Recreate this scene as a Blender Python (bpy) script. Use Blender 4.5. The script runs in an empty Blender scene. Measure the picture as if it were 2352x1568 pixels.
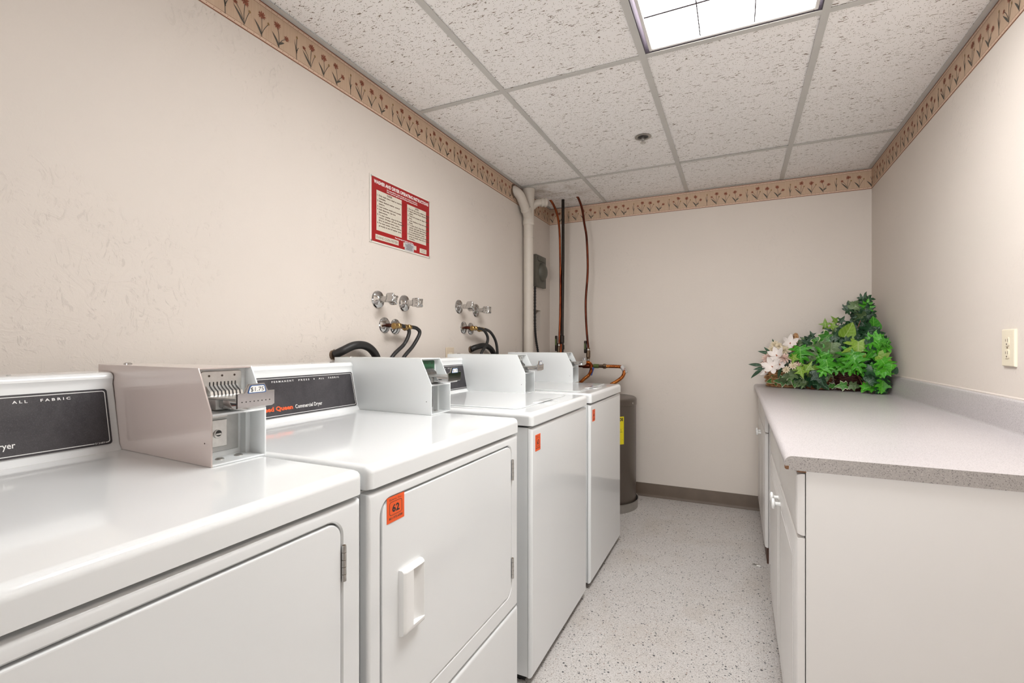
import bpy, bmesh, math, random
from mathutils import Vector, Matrix, noise as mnoise
random.seed(11)
PI = math.pi
S = bpy.context.scene
COL = S.collection

# ------------------------------------------------------------------ camera, world, exposure
cam_d = bpy.data.cameras.new('camera'); cam = bpy.data.objects.new('camera', cam_d); COL.objects.link(cam)
cam_d.sensor_fit = 'HORIZONTAL'; cam_d.sensor_width = 36.0
cam_d.lens = 1104.1 / 2352 * 36.0
cam_d.shift_y = (793.3 - 784) / 2352
cam_d.clip_start = 0.02
cam.location = (0, 0, 1.148)
cam.rotation_euler = (PI / 2, 0, 0.4389)
S.camera = cam
W = bpy.data.worlds.new('world'); S.world = W; W.use_nodes = True
W.node_tree.nodes['Background'].inputs[0].default_value = (1, 0.97, 0.93, 1)
W.node_tree.nodes['Background'].inputs[1].default_value = 0.3
S.view_settings.view_transform = 'Standard'; S.view_settings.look = 'None'
S.view_settings.gamma = 1.0; S.view_settings.use_curve_mapping = False
S.view_settings.exposure = 1.08
fill_d = bpy.data.lights.new('fill_light', 'AREA'); fill = bpy.data.objects.new('fill_light', fill_d); COL.objects.link(fill)
fill_d.shape = 'RECTANGLE'; fill_d.size = 1.5; fill_d.size_y = 1.0; fill_d.energy = 4.2; fill_d.spread = math.radians(50); fill_d.color = (1.0, .985, .965)
fill.location = (-.20, -3.38, 1.3); fill.rotation_euler = (PI / 2 + .05, 0, 0)      # added unseen fill light behind the viewer, in front of the solid end wall
LIGHT = 9.7          # radiance of the diffuser panels of the ceiling lights

# ------------------------------------------------------------------ node helpers
class NT:
    def __init__(s, name):
        s.m = bpy.data.materials.new(name); s.m.use_nodes = True
        s.t = s.m.node_tree; s.n = s.t.nodes; s.l = s.t.links
        s.b = s.n['Principled BSDF']
    def new(s, typ, **kw):
        nd = s.n.new(typ)
        for k, v in kw.items():
            if hasattr(nd, k): setattr(nd, k, v)
        return nd
    def set(s, nd, **kw):
        for k, v in kw.items():
            nd.inputs[k.replace('_', ' ')].default_value = v
        return nd
    def link(s, a, b): s.l.new(a, b)
    def pos(s, scale=(1, 1, 1), obj=False):
        if obj: src = s.new('ShaderNodeTexCoord').outputs['Object']
        else: src = s.new('ShaderNodeNewGeometry').outputs['Position']
        mp = s.new('ShaderNodeMapping'); mp.inputs['Scale'].default_value = scale
        s.link(src, mp.inputs['Vector']); return mp.outputs['Vector']
    def noise(s, vec, scale, detail=2, rough=.5, dist=0):
        nd = s.new('ShaderNodeTexNoise'); s.link(vec, nd.inputs['Vector'])
        nd.inputs['Scale'].default_value = scale; nd.inputs['Detail'].default_value = detail
        nd.inputs['Roughness'].default_value = rough; nd.inputs['Distortion'].default_value = dist
        return nd.outputs['Fac']
    def voro(s, vec, scale, rnd=1.0):
        nd = s.new('ShaderNodeTexVoronoi'); s.link(vec, nd.inputs['Vector'])
        nd.inputs['Scale'].default_value = scale; nd.inputs['Randomness'].default_value = rnd
        return nd
    def ramp(s, fac, stops, interp='LINEAR'):
        nd = s.new('ShaderNodeValToRGB'); nd.color_ramp.interpolation = interp
        e = nd.color_ramp.elements
        while len(e) < len(stops): e.new(0.5)
        for i, (p, c) in enumerate(stops):
            e[i].position = p; e[i].color = (c if len(c) == 4 else (*c, 1)) if not isinstance(c, (int, float)) else (c, c, c, 1)
        s.link(fac, nd.inputs['Fac']); return nd.outputs['Color']
    def mix(s, fac, a, b):
        nd = s.new('ShaderNodeMix', data_type='RGBA')
        for v, i in ((fac, 0), (a, 6), (b, 7)):
            if hasattr(v, 'is_linked'): s.link(v, nd.inputs[i])
            elif i == 0: nd.inputs[0].default_value = v
            else: nd.inputs[i].default_value = (*v, 1)
        return nd.outputs[2]
    def math(s, op, a, b=0.0):
        nd = s.new('ShaderNodeMath', operation=op)
        for v, i in ((a, 0), (b, 1)):
            if hasattr(v, 'is_linked'): s.link(v, nd.inputs[i])
            else: nd.inputs[i].default_value = v
        return nd.outputs[0]
    def bump(s, h, strength=.3, dist=.002, normal=None):
        nd = s.new('ShaderNodeBump'); s.link(h, nd.inputs['Height'])
        nd.inputs['Strength'].default_value = strength; nd.inputs['Distance'].default_value = dist
        if normal is not None: s.link(normal, nd.inputs['Normal'])
        s.link(nd.outputs['Normal'], s.b.inputs['Normal']); return nd.outputs['Normal']
    def col(s, c):
        if hasattr(c, 'is_linked'): s.link(c, s.b.inputs['Base Color'])
        else: s.b.inputs['Base Color'].default_value = (*c, 1)
    def pr(s, rough=.5, metal=0, spec=.5, coat=0):
        s.b.inputs['Roughness'].default_value = rough; s.b.inputs['Metallic'].default_value = metal
        s.b.inputs['Specular IOR Level'].default_value = spec; s.b.inputs['Coat Weight'].default_value = coat
        s.b.inputs['Coat Roughness'].default_value = .05

def simple(name, c, rough=.5, metal=0, var=.06, scale=40, spec=.5, coat=0):
    """procedural: base colour with a gentle noise mottling"""
    t = NT(name); t.pr(rough, metal, spec, coat)
    n = t.noise(t.pos(), scale, 3)
    t.col(t.mix(n, tuple(max(0, v * (1 - var)) for v in c), tuple(min(1, v * (1 + var)) for v in c)))
    return t.m

M = {}
def mat_wall(name, c, rough=1.0):
    t = NT(name); t.pr(.62, 0, .3)
    p = t.pos()
    big = t.noise(p, 1.3, 3, .6)
    c1 = t.mix(big, tuple(v * .95 for v in c), tuple(min(1, v * 1.04) for v in c))
    sc = t.math('MULTIPLY', t.ramp(t.noise(t.pos((1, 1, .6)), 30, 4, .6, 2.4), [(.60, 0.0), (.66, .28 * rough)]), t.ramp(t.noise(p, 2.3, 3, .55), [(.52, .0), (.66, 1.0)]))  # dark strokes: scuffs, plus painted shading of the plaster ridges
    t.col(t.mix(sc, c1, tuple(v * .62 for v in c)))
    patch = t.math('MULTIPLY', t.ramp(t.noise(p, 2.3, 3, .55), [(.50, .0), (.66, 1.0)]), rough)
    skim = t.ramp(t.noise(t.pos((1, 1, 1.4)), 9, 5, .62, 1.6), [(.42, 0.0), (.50, .8), (.56, .5), (.75, 1.0)])
    ridge = t.noise(t.pos((1, 1, .6)), 30, 4, .6, 2.4)
    rid = t.ramp(ridge, [(.56, 0.0), (.66, 1.0)])
    fine = t.noise(p, 190, 3, .6)
    h = t.math('ADD', t.math('MULTIPLY', t.math('ADD', t.math('MULTIPLY', skim, .6), rid), t.math('ADD', t.math('MULTIPLY', patch, .9), .10)), t.math('MULTIPLY', fine, .24))
    t.bump(h, .42, .0035)
    return t.m
M['wall'] = mat_wall('wall_paint', (.69, .625, .568))
M['wall_smooth'] = mat_wall('wall_paint_smooth', (.72, .655, .595), .35)
def mat_tile():
    t = NT('ceiling_tile_mineral'); t.pr(.9, 0, .1)
    n = t.noise(t.pos((52, 165, 1)), 1, 1.5, .45, .9)
    dens = t.noise(t.pos((16, 22, 1)), 1, 2, .5)
    fiss = t.ramp(t.math('ADD', n, t.math('MULTIPLY', t.math('SUBTRACT', dens, .5), .16)), [(.652, 0.0), (.684, 1.0)])
    v = t.voro(t.pos((1, 1, 0.01)), 145)
    hole = t.math('LESS_THAN', v.outputs['Distance'], t.math('MULTIPLY', t.new('ShaderNodeSeparateColor').outputs[0], 0) if False else .21)
    sep = t.new('ShaderNodeSeparateColor'); t.link(v.outputs['Color'], sep.inputs[0])
    hole = t.math('MULTIPLY', hole, t.math('GREATER_THAN', sep.outputs[0], .3))
    m = t.math('MAXIMUM', fiss, t.math('MULTIPLY', hole, .85))
    mot = t.noise(t.pos(), 2.2, 3)
    base = t.mix(mot, (.96, .935, .915), (.99, .975, .965))
    # old water stains in the corner by the drain stack
    d = t.new('ShaderNodeVectorMath', operation='DISTANCE'); t.link(t.pos(), d.inputs[0]); d.inputs[1].default_value = (-1.25, 3.42, 2.28)
    st = t.math('MULTIPLY', t.ramp(d.outputs['Value'], [(.08, 1.0), (.38, 0.0)]), t.ramp(t.noise(t.pos(), 9, 4, .6, .8), [(.42, 0.0), (.7, .8)]))
    base = t.mix(st, base, (.42, .33, .24))
    t.col(t.mix(m, base, (.27, .22, .18)))
    t.bump(t.math('SUBTRACT', 1.0, m), .5, .002)
    return t.m
M['tile'] = mat_tile()
def mat_floor():
    t = NT('floor_speckled_vinyl'); t.pr(.42, 0, .4)
    p = t.pos((1, 1, .01))
    blot = t.noise(p, 1.6, 4, .6)
    base = t.mix(blot, (.56, .52, .495), (.68, .66, .64))
    wear = t.ramp(t.noise(p, 3.1, 3, .55, .5), [(.5, 0.0), (.8, .55)])
    base = t.mix(wear, base, (.47, .40, .33))
    mot = t.noise(p, 170, 3, .6)
    base = t.mix(t.ramp(mot, [(.38, .55), (.55, 0.0)]), base, (.37, .335, .31))
    base = t.mix(t.ramp(t.noise(p, 120, 2, .5, 1.0), [(.58, 0.0), (.66, .55)]), base, (.74, .70, .67))
    wp = t.new('ShaderNodeVectorMath', operation='ADD'); t.link(p, wp.inputs[0])
    nz = t.new('ShaderNodeTexNoise'); t.link(p, nz.inputs['Vector']); nz.inputs['Scale'].default_value = 190
    sc = t.new('ShaderNodeVectorMath', operation='SCALE'); t.link(nz.outputs['Color'], sc.inputs[0]); sc.inputs['Scale'].default_value = .006
    t.link(sc.outputs[0], wp.inputs[1]); wv = wp.outputs[0]
    for scale, thr, rad, dark in ((62, .58, .28, (.03, .032, .038)), (95, .58, .32, (.09, .105, .11)), (120, .66, .32, (.28, .19, .15)), (150, .50, .30, (.055, .045, .045)), (210, .55, .34, (.12, .10, .09))):
        v = t.voro(wv, scale); sp = t.new('ShaderNodeSeparateColor'); t.link(v.outputs['Color'], sp.inputs[0])
        chip = t.math('MULTIPLY', t.math('LESS_THAN', v.outputs['Distance'], t.math('MULTIPLY', sp.outputs[1], rad)), t.math('GREATER_THAN', sp.outputs[0], thr))
        base = t.mix(t.math('MULTIPLY', chip, .92), base, dark)
    t.col(base)
    t.bump(mot, .05, .001)
    return t.m
M['floor'] = mat_floor()
def mat_lam(name, a, b, dk, dkt=.60, rough=.32):
    t = NT(name); t.pr(rough, 0, .4)
    p = t.pos()
    c = t.mix(t.noise(p, 4, 3), a, b)
    c = t.mix(t.ramp(t.noise(p, 420, 2, .6), [(dkt, 0.0), (dkt + .05, .8)]), c, dk)
    c = t.mix(t.ramp(t.noise(p, 260, 2, .5, .5), [(.60, 0.0), (.66, .5)]), c, tuple(min(1, v * 1.25) for v in b))
    t.col(c); return t.m
M['laminate'] = mat_lam('counter_laminate', (.47, .435, .44), (.53, .495, .50), (.24, .22, .22), .575)
M['lam_edge'] = mat_lam('counter_edge_laminate', (.36, .33, .31), (.44, .405, .385), (.15, .14, .135), .58)
def mat_enamel(name, c, rough=.16):
    t = NT(name); t.pr(rough, 0, .5, .35)
    n = t.noise(t.pos(), 3, 2)
    t.col(t.mix(n, tuple(v * .985 for v in c), c))
    t.bump(t.noise(t.pos(), 90, 2), .012, .0006)
    return t.m
M['enamel'] = mat_enamel('white_enamel', (.82, .835, .84), .10)
M['box_shade'] = mat_enamel('box_shade_enamel', (.55, .465, .435), .14)  # shade and wall reflection painted into the near coin box's left side and top
M['boxwhite'] = mat_enamel('coin_box_enamel', (.80, .825, .83), .3)
M['plasticwhite'] = simple('white_plastic', (.86, .86, .85), .3, 0, .02)
M['black'] = simple('black_rubber', (.012, .011, .011), .5, 0, .3)
M['panel'] = NT('console_black_panel').m
def mat_panel():
    t = NT('console_black'); t.pr(.42, 0, .4)
    sm = t.noise(t.pos((1, 1, 1)), 7, 5, .65, .8)
    sp = t.noise(t.pos(), 600, 2)
    c = t.mix(t.ramp(sm, [(.35, 0.0), (.75, 1.0)]), (.028, .025, .030), (.075, .070, .075))
    c = t.mix(t.ramp(sp, [(.5, 0.0), (.8, .25)]), c, (.2, .19, .2))
    t.col(c); return t.m
M['panel'] = mat_panel()
M['print_white'] = simple('white_print', (.85, .85, .83), .5, 0, .02)
M['print_black'] = simple('black_print', (.025, .022, .022), .5, 0, .02)
M['print_brown'] = simple('brown_print', (.10, .055, .035), .5, 0, .05)
M['print_red'] = simple('red_orange_print', (.85, .12, .03), .5, 0, .02)
M['print_blue'] = simple('blue_print', (.02, .10, .32), .5, 0, .02)
M['sticker'] = simple('orange_sticker', (.88, .115, .02), .45, 0, .05)
M['sign_red'] = simple('red_sign_paint', (.33, .006, .008), .4, 0, .12, 6)
M['sign_cream'] = simple('cream_sign_panel', (.62, .57, .48), .5, 0, .05, 8)
M['sign_white'] = simple('white_sign_edge', (.72, .68, .62), .45, 0, .05)
M['sticker_grey'] = simple('silver_sticker', (.52, .52, .54), .35, .2, .05)
M['chrome'] = simple('chrome', (.52, .51, .50), .10, 1, .12, 60)
M['steel'] = simple('brushed_steel', (.60, .59, .57), .3, 1, .15, 90)
M['zinc'] = simple('zinc_plate', (.46, .46, .45), .45, .7, .25, 30)
M['brass'] = simple('brass', (.36, .23, .09), .32, 1, .25, 60)
M['bronze'] = simple('dark_bronze', (.17, .12, .08), .4, .9, .2, 60)
def mat_copper(name, a, b, rough=.35):
    t = NT(name); t.pr(rough, .85)
    n = t.noise(t.pos((1, 1, .35)), 22, 4, .6)
    t.col(t.mix(t.ramp(n, [(.35, 0.0), (.65, 1.0)]), a, b)); return t.m
M['copper'] = mat_copper('aged_copper', (.13, .022, .010), (.40, .10, .03))
M['copper_dark'] = mat_copper('dark_copper', (.045, .012, .008), (.16, .035, .015), .4)
M['flex'] = mat_copper('corrugated_copper', (.30, .07, .018), (.62, .22, .05), .28)
M['iron'] = simple('black_iron', (.03, .022, .018), .5, .6, .3, 60)
M['pipe'] = simple('painted_pipe', (.60, .545, .48), .45, 0, .08, 12)
M['heater'] = simple('brown_heater_paint', (.115, .092, .075), .33, .1, .08, 6)
M['pan'] = simple('galvanised_pan', (.42, .40, .37), .4, .8, .15, 30)
M['yellow'] = simple('yellow_label', (.88, .75, .02), .5, 0, .03)
M['baseboard'] = simple('brown_vinyl_base', (.125, .088, .062), .5, 0, .2, 14)
M['cabinet'] = simple('white_cabinet_foil', (.80, .775, .755), .35, 0, .025, 5)
M['cabside'] = simple('white_cabinet_side', (.80, .775, .755), .45, 0, .03, 3)
M['wood'] = simple('exposed_chipboard', (.19, .085, .035), .7, 0, .4, 120)
M['toe'] = simple('brown_toe_kick', (.09, .04, .025), .6, 0, .3, 40)
M['ivory'] = simple('ivory_plastic', (.80, .72, .57), .35, 0, .03)
M['beige'] = simple('beige_plastic', (.62, .52, .40), .45, 0, .05)
M['slot'] = simple('dark_slot', (.06, .035, .025), .6, 0, .2)
M['greybox'] = simple('grey_outlet_box', (.13, .125, .105), .45, .3, .1, 30)
M['gridbar'] = simple('ceiling_grid_paint', (.60, .59, .565), .45, 0, .05, 8)
M['fixture'] = simple('fixture_white', (.80, .78, .76), .4, 0, .03)
M['reveal'] = simple('fixture_dark_gap', (.10, .085, .10), .4, .3, .3, 30)
M['green_pcb'] = simple('green_board', (.02, .09, .04), .5, 0, .5, 220)
M['greenvalve'] = simple('green_valve_sleeve', (.10, .14, .04), .5, 0, .3, 60)
M['bluetag'] = simple('blue_tag', (.05, .12, .42), .5, 0, .3, 200)
M['greytag'] = simple('grey_tag', (.55, .53, .52), .5, 0, .4, 260)
M['plaster'] = simple('broken_plaster', (.13, .085, .055), .9, 0, .4, 60)
def mat_diffuser():
    t = NT('light_diffuser'); t.pr(.4)
    t.col((.9, .9, .9))
    t.b.inputs['Emission Color'].default_value = (1.0, 1.0, .99, 1)
    t.b.inputs['Emission Strength'].default_value = LIGHT
    return t.m
M['diffuser'] = mat_diffuser()
def mat_border():
    t = NT('wallpaper_border'); t.pr(.6, 0, .25)
    lin = t.noise(t.pos((160, 160, 5)), 1, 3, .6)
    blot = t.noise(t.pos(), 7, 3, .6)
    c = t.mix(lin, (.50, .345, .235), (.68, .52, .385))
    t.col(t.mix(t.ramp(blot, [(.35, 0.0), (.75, .5)]), c, (.58, .40, .285)))
    return t.m
M['border'] = mat_border()
M['border_edge'] = simple('border_band', (.70, .52, .395), .6, 0, .06, 30)
M['p_rust'] = simple('rust_print', (.22, .065, .03), .6, 0, .12, 60)
M['p_flower'] = simple('flower_print_red', (.27, .080, .042), .6, 0, .3, 120)
M['p_stem'] = simple('stem_print_grey', (.085, .075, .06), .6, 0, .2, 80)
M['p_bud'] = simple('bud_print', (.30, .19, .08), .6, 0, .2, 80)

def mat_leaf(name, lo, hi, vein, edge=None, rough=.35):
    t = NT(name); t.pr(rough, 0, .4)
    oi = t.new('ShaderNodeObjectInfo')
    tc = t.new('ShaderNodeTexCoord'); sx = t.new('ShaderNodeSeparateXYZ'); t.link(tc.outputs['Object'], sx.inputs[0])
    n = t.noise(tc.outputs['Object'], 5, 3, .6)
    c = t.mix(t.math('MULTIPLY', t.math('ADD', oi.outputs['Random'], n), .5), lo, hi)
    ax = t.math('ABSOLUTE', sx.outputs[0])
    mid = t.math('LESS_THAN', ax, .018)
    side = t.math('LESS_THAN', t.math('ABSOLUTE', t.math('SUBTRACT', t.math('FRACT', t.math('MULTIPLY', t.math('SUBTRACT', sx.outputs[1], t.math('MULTIPLY', ax, .8)), 4.2)), .5)), .055)
    vm = t.math('MULTIPLY', t.math('MAXIMUM', mid, t.math('MULTIPLY', side, .6)), .7)
    c = t.mix(vm, c, vein)
    if edge:
        at = t.new('ShaderNodeAttribute'); at.attribute_name = 'rim'
        c = t.mix(t.ramp(t.math('ADD', at.outputs['Fac'], t.math('MULTIPLY', t.math('SUBTRACT', n, .5), .5)), [(.72, 0.0), (.86, 1.0)]), c, edge)
    t.col(c)
    t.bump(t.noise(tc.outputs['Object'], 9, 2), .25, .01)
    return t.m
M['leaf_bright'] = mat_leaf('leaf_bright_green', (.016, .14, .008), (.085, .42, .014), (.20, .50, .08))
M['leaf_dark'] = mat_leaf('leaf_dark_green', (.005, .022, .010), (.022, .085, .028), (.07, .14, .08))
M['leaf_yellow'] = mat_leaf('leaf_yellow_green', (.10, .22, .02), (.26, .42, .05), (.42, .52, .2))
M['leaf_grey'] = mat_leaf('leaf_grey_green', (.06, .11, .045), (.15, .23, .09), (.28, .34, .2))
M['leaf_varieg'] = mat_leaf('leaf_variegated', (.02, .12, .015), (.07, .26, .03), (.25, .42, .14), (.72, .72, .52))
M['stem'] = simple('plant_stem', (.28, .26, .10), .5, 0, .3, 60)
M['stem_red'] = simple('plant_stem_red', (.30, .14, .10), .5, 0, .3, 60)
M['petal_white'] = simple('petal_white', (.80, .74, .70), .5, 0, .1, 60)
M['petal_cream'] = simple('petal_cream', (.72, .62, .45), .55, 0, .15, 60)
M['petal_pink'] = simple('petal_pink', (.66, .47, .40), .55, 0, .2, 90)
M['pollen'] = simple('flower_centre', (.42, .12, .04), .7, 0, .3, 120)
def mat_wicker(name, a, b):
    t = NT(name); t.pr(.4, 0, .4)
    t.col(t.mix(t.ramp(t.noise(t.pos((1, 1, 2.5)), 60, 3, .6), [(.35, 0.0), (.65, 1.0)]), a, b)); return t.m
M['wicker_tan'] = mat_wicker('tan_wicker', (.30, .13, .045), (.62, .36, .16))
M['wicker_red'] = mat_wicker('reddish_wicker', (.16, .05, .025), (.42, .17, .08))
M['wicker_dark'] = mat_wicker('dark_wicker', (.04, .014, .012), (.16, .06, .045))

# ------------------------------------------------------------------ mesh builder
def bez(pts, n=10):
    """Catmull-Rom through points"""
    P = [Vector(p) for p in pts]
    P = [P[0] * 2 - P[1]] + P + [P[-1] * 2 - P[-2]]
    out = []
    for i in range(1, len(P) - 2):
        a, b, c, d = P[i - 1], P[i], P[i + 1], P[i + 2]
        for k in range(n):
            t = k / n
            out.append(.5 * ((2 * b) + (c - a) * t + (2 * a - 5 * b + 4 * c - d) * t * t + (3 * b - a - 3 * c + d) * t ** 3))
    out.append(P[-2]); return out

class MB:
    def __init__(s): s.bm = bmesh.new(); s.mi = 0; s.mats = []
    def use(s, m):
        if m not in s.mats: s.mats.append(m)
        s.mi = s.mats.index(m); return s
    def _tag(s, faces):
        for f in faces: f.material_index = s.mi
    def face(s, pts):
        vs = [s.bm.verts.new(p) for p in pts]
        f = s.bm.faces.new(vs); f.material_index = s.mi; return f
    def box(s, a, b, bev=0, seg=2, edges=None):
        v = [s.bm.verts.new((x, y, z)) for x in (a[0], b[0]) for y in (a[1], b[1]) for z in (a[2], b[2])]
        fs = []
        for q in ((0, 1, 3, 2), (4, 6, 7, 5), (0, 4, 5, 1), (2, 3, 7, 6), (0, 2, 6, 4), (1, 5, 7, 3)):
            fs.append(s.bm.faces.new([v[i] for i in q]))
        s._tag(fs)
        if bev:
            es = set(e for f in fs for e in f.edges)
            if edges: es = [e for e in es if edges((e.verts[0].co + e.verts[1].co) / 2, e)]
            r = bmesh.ops.bevel(s.bm, geom=list(es), offset=bev, segments=seg, profile=.5, affect='EDGES', clamp_overlap=True)
            s._tag(r['faces'])
        return s
    def prism(s, prof, y0, y1, axis='y', bev=0, seg=2):
        """extrude a 2-D profile: axis y -> (x,z); axis x -> (y,z); axis z -> (x,y)"""
        def P(p, t):
            return {'y': (p[0], t, p[1]), 'x': (t, p[0], p[1]), 'z': (p[0], p[1], t)}[axis]
        A = [s.bm.verts.new(P(p, y0)) for p in prof]; B = [s.bm.verts.new(P(p, y1)) for p in prof]
        fs = [s.bm.faces.new(A), s.bm.faces.new(B[::-1])]
        n = len(prof)
        for i in range(n): fs.append(s.bm.faces.new([A[i], B[i], B[(i + 1) % n], A[(i + 1) % n]]))
        s._tag(fs)
        bmesh.ops.recalc_face_normals(s.bm, faces=fs)
        if bev:
            es = list(set(list(fs[0].edges) + list(fs[1].edges)))
            r = bmesh.ops.bevel(s.bm, geom=es, offset=bev, segments=seg, profile=.5, affect='EDGES', clamp_overlap=True)
            s._tag(r['faces'])
        return s
    def lathe(s, prof, o, d, seg=24, cap=True):
        """prof: (radius, distance along d)"""
        d = Vector(d).normalized(); o = Vector(o)
        u = d.orthogonal().normalized(); w = d.cross(u)
        rings = []
        for r, h in prof:
            c = o + d * h
            if r < 1e-6: rings.append([s.bm.verts.new(c)])
            else: rings.append([s.bm.verts.new(c + (u * math.cos(2 * PI * k / seg) + w * math.sin(2 * PI * k / seg)) * r) for k in range(seg)])
        fs = []
        for a, b in zip(rings, rings[1:]):
            for k in range(seg):
                k2 = (k + 1) % seg
                if len(a) == 1 and len(b) == 1: continue
                if len(a) == 1: fs.append(s.bm.faces.new([a[0], b[k2], b[k]]))
                elif len(b) == 1: fs.append(s.bm.faces.new([a[k], a[k2], b[0]]))
                else: fs.append(s.bm.faces.new([a[k], a[k2], b[k2], b[k]]))
        if cap:
            if len(rings[0]) > 1: fs.append(s.bm.faces.new(rings[0][::-1]))
            if len(rings[-1]) > 1: fs.append(s.bm.faces.new(rings[-1]))
        s._tag(fs); bmesh.ops.recalc_face_normals(s.bm, faces=fs)
        return s
    def tube(s, pts, r, seg=10, cap=True):
        P = [Vector(p) for p in pts]; n = len(P)
        R = r if callable(r) else (lambda t: r)
        T = [(P[min(i + 1, n - 1)] - P[max(i - 1, 0)]).normalized() for i in range(n)]
        u = T[0].orthogonal().normalized(); rings = []
        for i in range(n):
            u = (u - T[i] * u.dot(T[i]))
            u = u.normalized() if u.length > 1e-6 else T[i].orthogonal().normalized()
            w = T[i].cross(u); rr = R(i / (n - 1))
            rings.append([s.bm.verts.new(P[i] + (u * math.cos(2 * PI * k / seg) + w * math.sin(2 * PI * k / seg)) * rr) for k in range(seg)])
        fs = []
        for a, b in zip(rings, rings[1:]):
            for k in range(seg): fs.append(s.bm.faces.new([a[k], a[(k + 1) % seg], b[(k + 1) % seg], b[k]]))
        if cap: fs += [s.bm.faces.new(rings[0][::-1]), s.bm.faces.new(rings[-1])]
        s._tag(fs); return s
    def text(s, body, o, right, up, width=None, height=None, bold=0, align='LEFT', stretch=None):
        """flat printed lettering on a plane; o = baseline point"""
        cu = bpy.data.curves.new('t', 'FONT'); cu.body = body; cu.size = 1; cu.align_x = 'LEFT'; cu.resolution_u = 2; cu.offset = bold
        ob = bpy.data.objects.new('t', cu); COL.objects.link(ob)
        dg = bpy.context.evaluated_depsgraph_get()
        me = bpy.data.meshes.new_from_object(ob.evaluated_get(dg))
        bpy.data.objects.remove(ob); bpy.data.curves.remove(cu)
        if len(me.vertices) == 0: return s
        xs = [v.co.x for v in me.vertices]; x0, x1 = min(xs), max(xs)
        capH = .70
        if height and width: ky = height / capH; kx = width / (x1 - x0)
        elif height: ky = height / capH; kx = ky * (stretch or 1)
        else: kx = width / (x1 - x0); ky = kx
        off = {'LEFT': x0, 'CENTER': (x0 + x1) / 2, 'RIGHT': x1}[align]
        o = Vector(o); right = Vector(right); up = Vector(up)
        vs = [s.bm.verts.new(o + right * ((v.co.x - off) * kx) + up * (v.co.y * ky)) for v in me.vertices]
        for p in me.polygons:
            try:
                f = s.bm.faces.new([vs[i] for i in p.vertices]); f.material_index = s.mi
            except ValueError: pass
        bpy.data.meshes.remove(me); return s
    def build(s, name, m=None, parent=None, smooth=35, wn=False, loc=None):
        me = bpy.data.meshes.new(name); bmesh.ops.remove_doubles(s.bm, verts=s.bm.verts, dist=1e-7)
        s.bm.to_mesh(me); s.bm.free()
        if m is not None and not s.mats: me.materials.append(M[m])
        else:
            for k in s.mats: me.materials.append(M[k])
        if smooth:
            me.polygons.foreach_set('use_smooth', [True] * len(me.polygons))
            me.set_sharp_from_angle(angle=math.radians(smooth))
        o = bpy.data.objects.new(name, me); COL.objects.link(o)
        if parent is not None: o.parent = parent
        if loc is not None: o.location = loc
        if wn:
            md = o.modifiers.new('wn', 'WEIGHTED_NORMAL'); md.keep_sharp = True; md.weight = 90
        return o

def thing(name, label, cat, loc=(0, 0, 0), group=None, rz=0):
    o = bpy.data.objects.new(name, None); COL.objects.link(o); o.location = loc; o.rotation_euler = (0, 0, rz)
    o.empty_display_size = .05
    o['label'] = label; o['category'] = cat
    if group: o['group'] = group
    return o
def tag(o, label, cat, group=None):
    o['label'] = label; o['category'] = cat
    if group: o['group'] = group
    return o
def struct(o): o['kind'] = 'structure'; return o

def rrect(y0, z0, y1, z1, r, n=6):
    """rounded rectangle, counter-clockwise list of (y,z)"""
    out = []
    for cy, cz, a0 in ((y1 - r, z1 - r, 0), (y0 + r, z1 - r, 90), (y0 + r, z0 + r, 180), (y1 - r, z0 + r, 270)):
        for k in range(n + 1):
            a = math.radians(a0 + 90 * k / n); out.append((cy + r * math.cos(a), cz + r * math.sin(a)))
    return out

# ------------------------------------------------------------------ room shell
XL, XR, YB, YF, ZC = -1.418, .776, 3.76, -3.40, 2.281
BZ0, BZ1 = 2.150, 2.279         # wallpaper border
b = MB(); b.box((XL - .1, YF - .1, -.08), (XR + .1, YB + .1, 0)); struct(b.build('floor', 'floor', smooth=0))
# left wall, with an opening for the recessed box near the far corner
b = MB(); hy0, hy1, hz0, hz1 = 3.405, 3.55, 1.26, 1.428
for (ya, yb, za, zb) in ((YF, hy0, 0, 2.5), (hy1, YB, 0, 2.5), (hy0, hy1, 0, hz0), (hy0, hy1, hz1, 2.5)):
    b.box((XL - .1, ya, za), (XL, yb, zb))
wl = struct(b.build('wall_left', 'wall', smooth=0))
b = MB(); b.box((XL - .1, YB, 0), (XR + .1, YB + .1, 2.5)); struct(b.build('wall_back', 'wall_smooth', smooth=0))
b = MB(); b.box((XR, YF, 0), (XR + .1, YB, 2.5)); struct(b.build('wall_right', 'wall_smooth', smooth=0))
b = MB(); b.box((XL - .1, YF - .1, 0), (XR + .1, YF, 2.5)); struct(b.build('wall_front', 'wall', smooth=0))
b = MB(); b.box((XL, YF, 2.36), (XR, YB, 2.44)); ceil = struct(b.build('ceiling', 'gridbar', smooth=0))
gx = [XL, -.9476, -.338, .2716, XR]
gy = [YF, -2.9472, -1.728, -.5088, .7104, 1.9296, 3.1488, YB]
LIGHTS = [(2, 4)]
cache = {}
for i in range(4):
    for j in range(7):
        if (i, j) in LIGHTS: continue
        dx, dy = gx[i + 1] - gx[i], gy[j + 1] - gy[j]
        k = (round(dx, 3), round(dy, 3))
        if k not in cache:
            b = MB(); b.box((-dx / 2 + .004, -dy / 2 + .004, 0), (dx / 2 - .004, dy / 2 - .004, .016), .003, 1)
            o = b.build('ceiling_tile', 'tile', ceil, smooth=0); cache[k] = o.data
        else:
            o = bpy.data.objects.new('ceiling_tile', cache[k]); COL.objects.link(o); o.parent = ceil
        o.location = ((gx[i] + gx[i + 1]) / 2, (gy[j] + gy[j + 1]) / 2, ZC + .0035 + random.random() * .002)
hw = .0125
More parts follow.
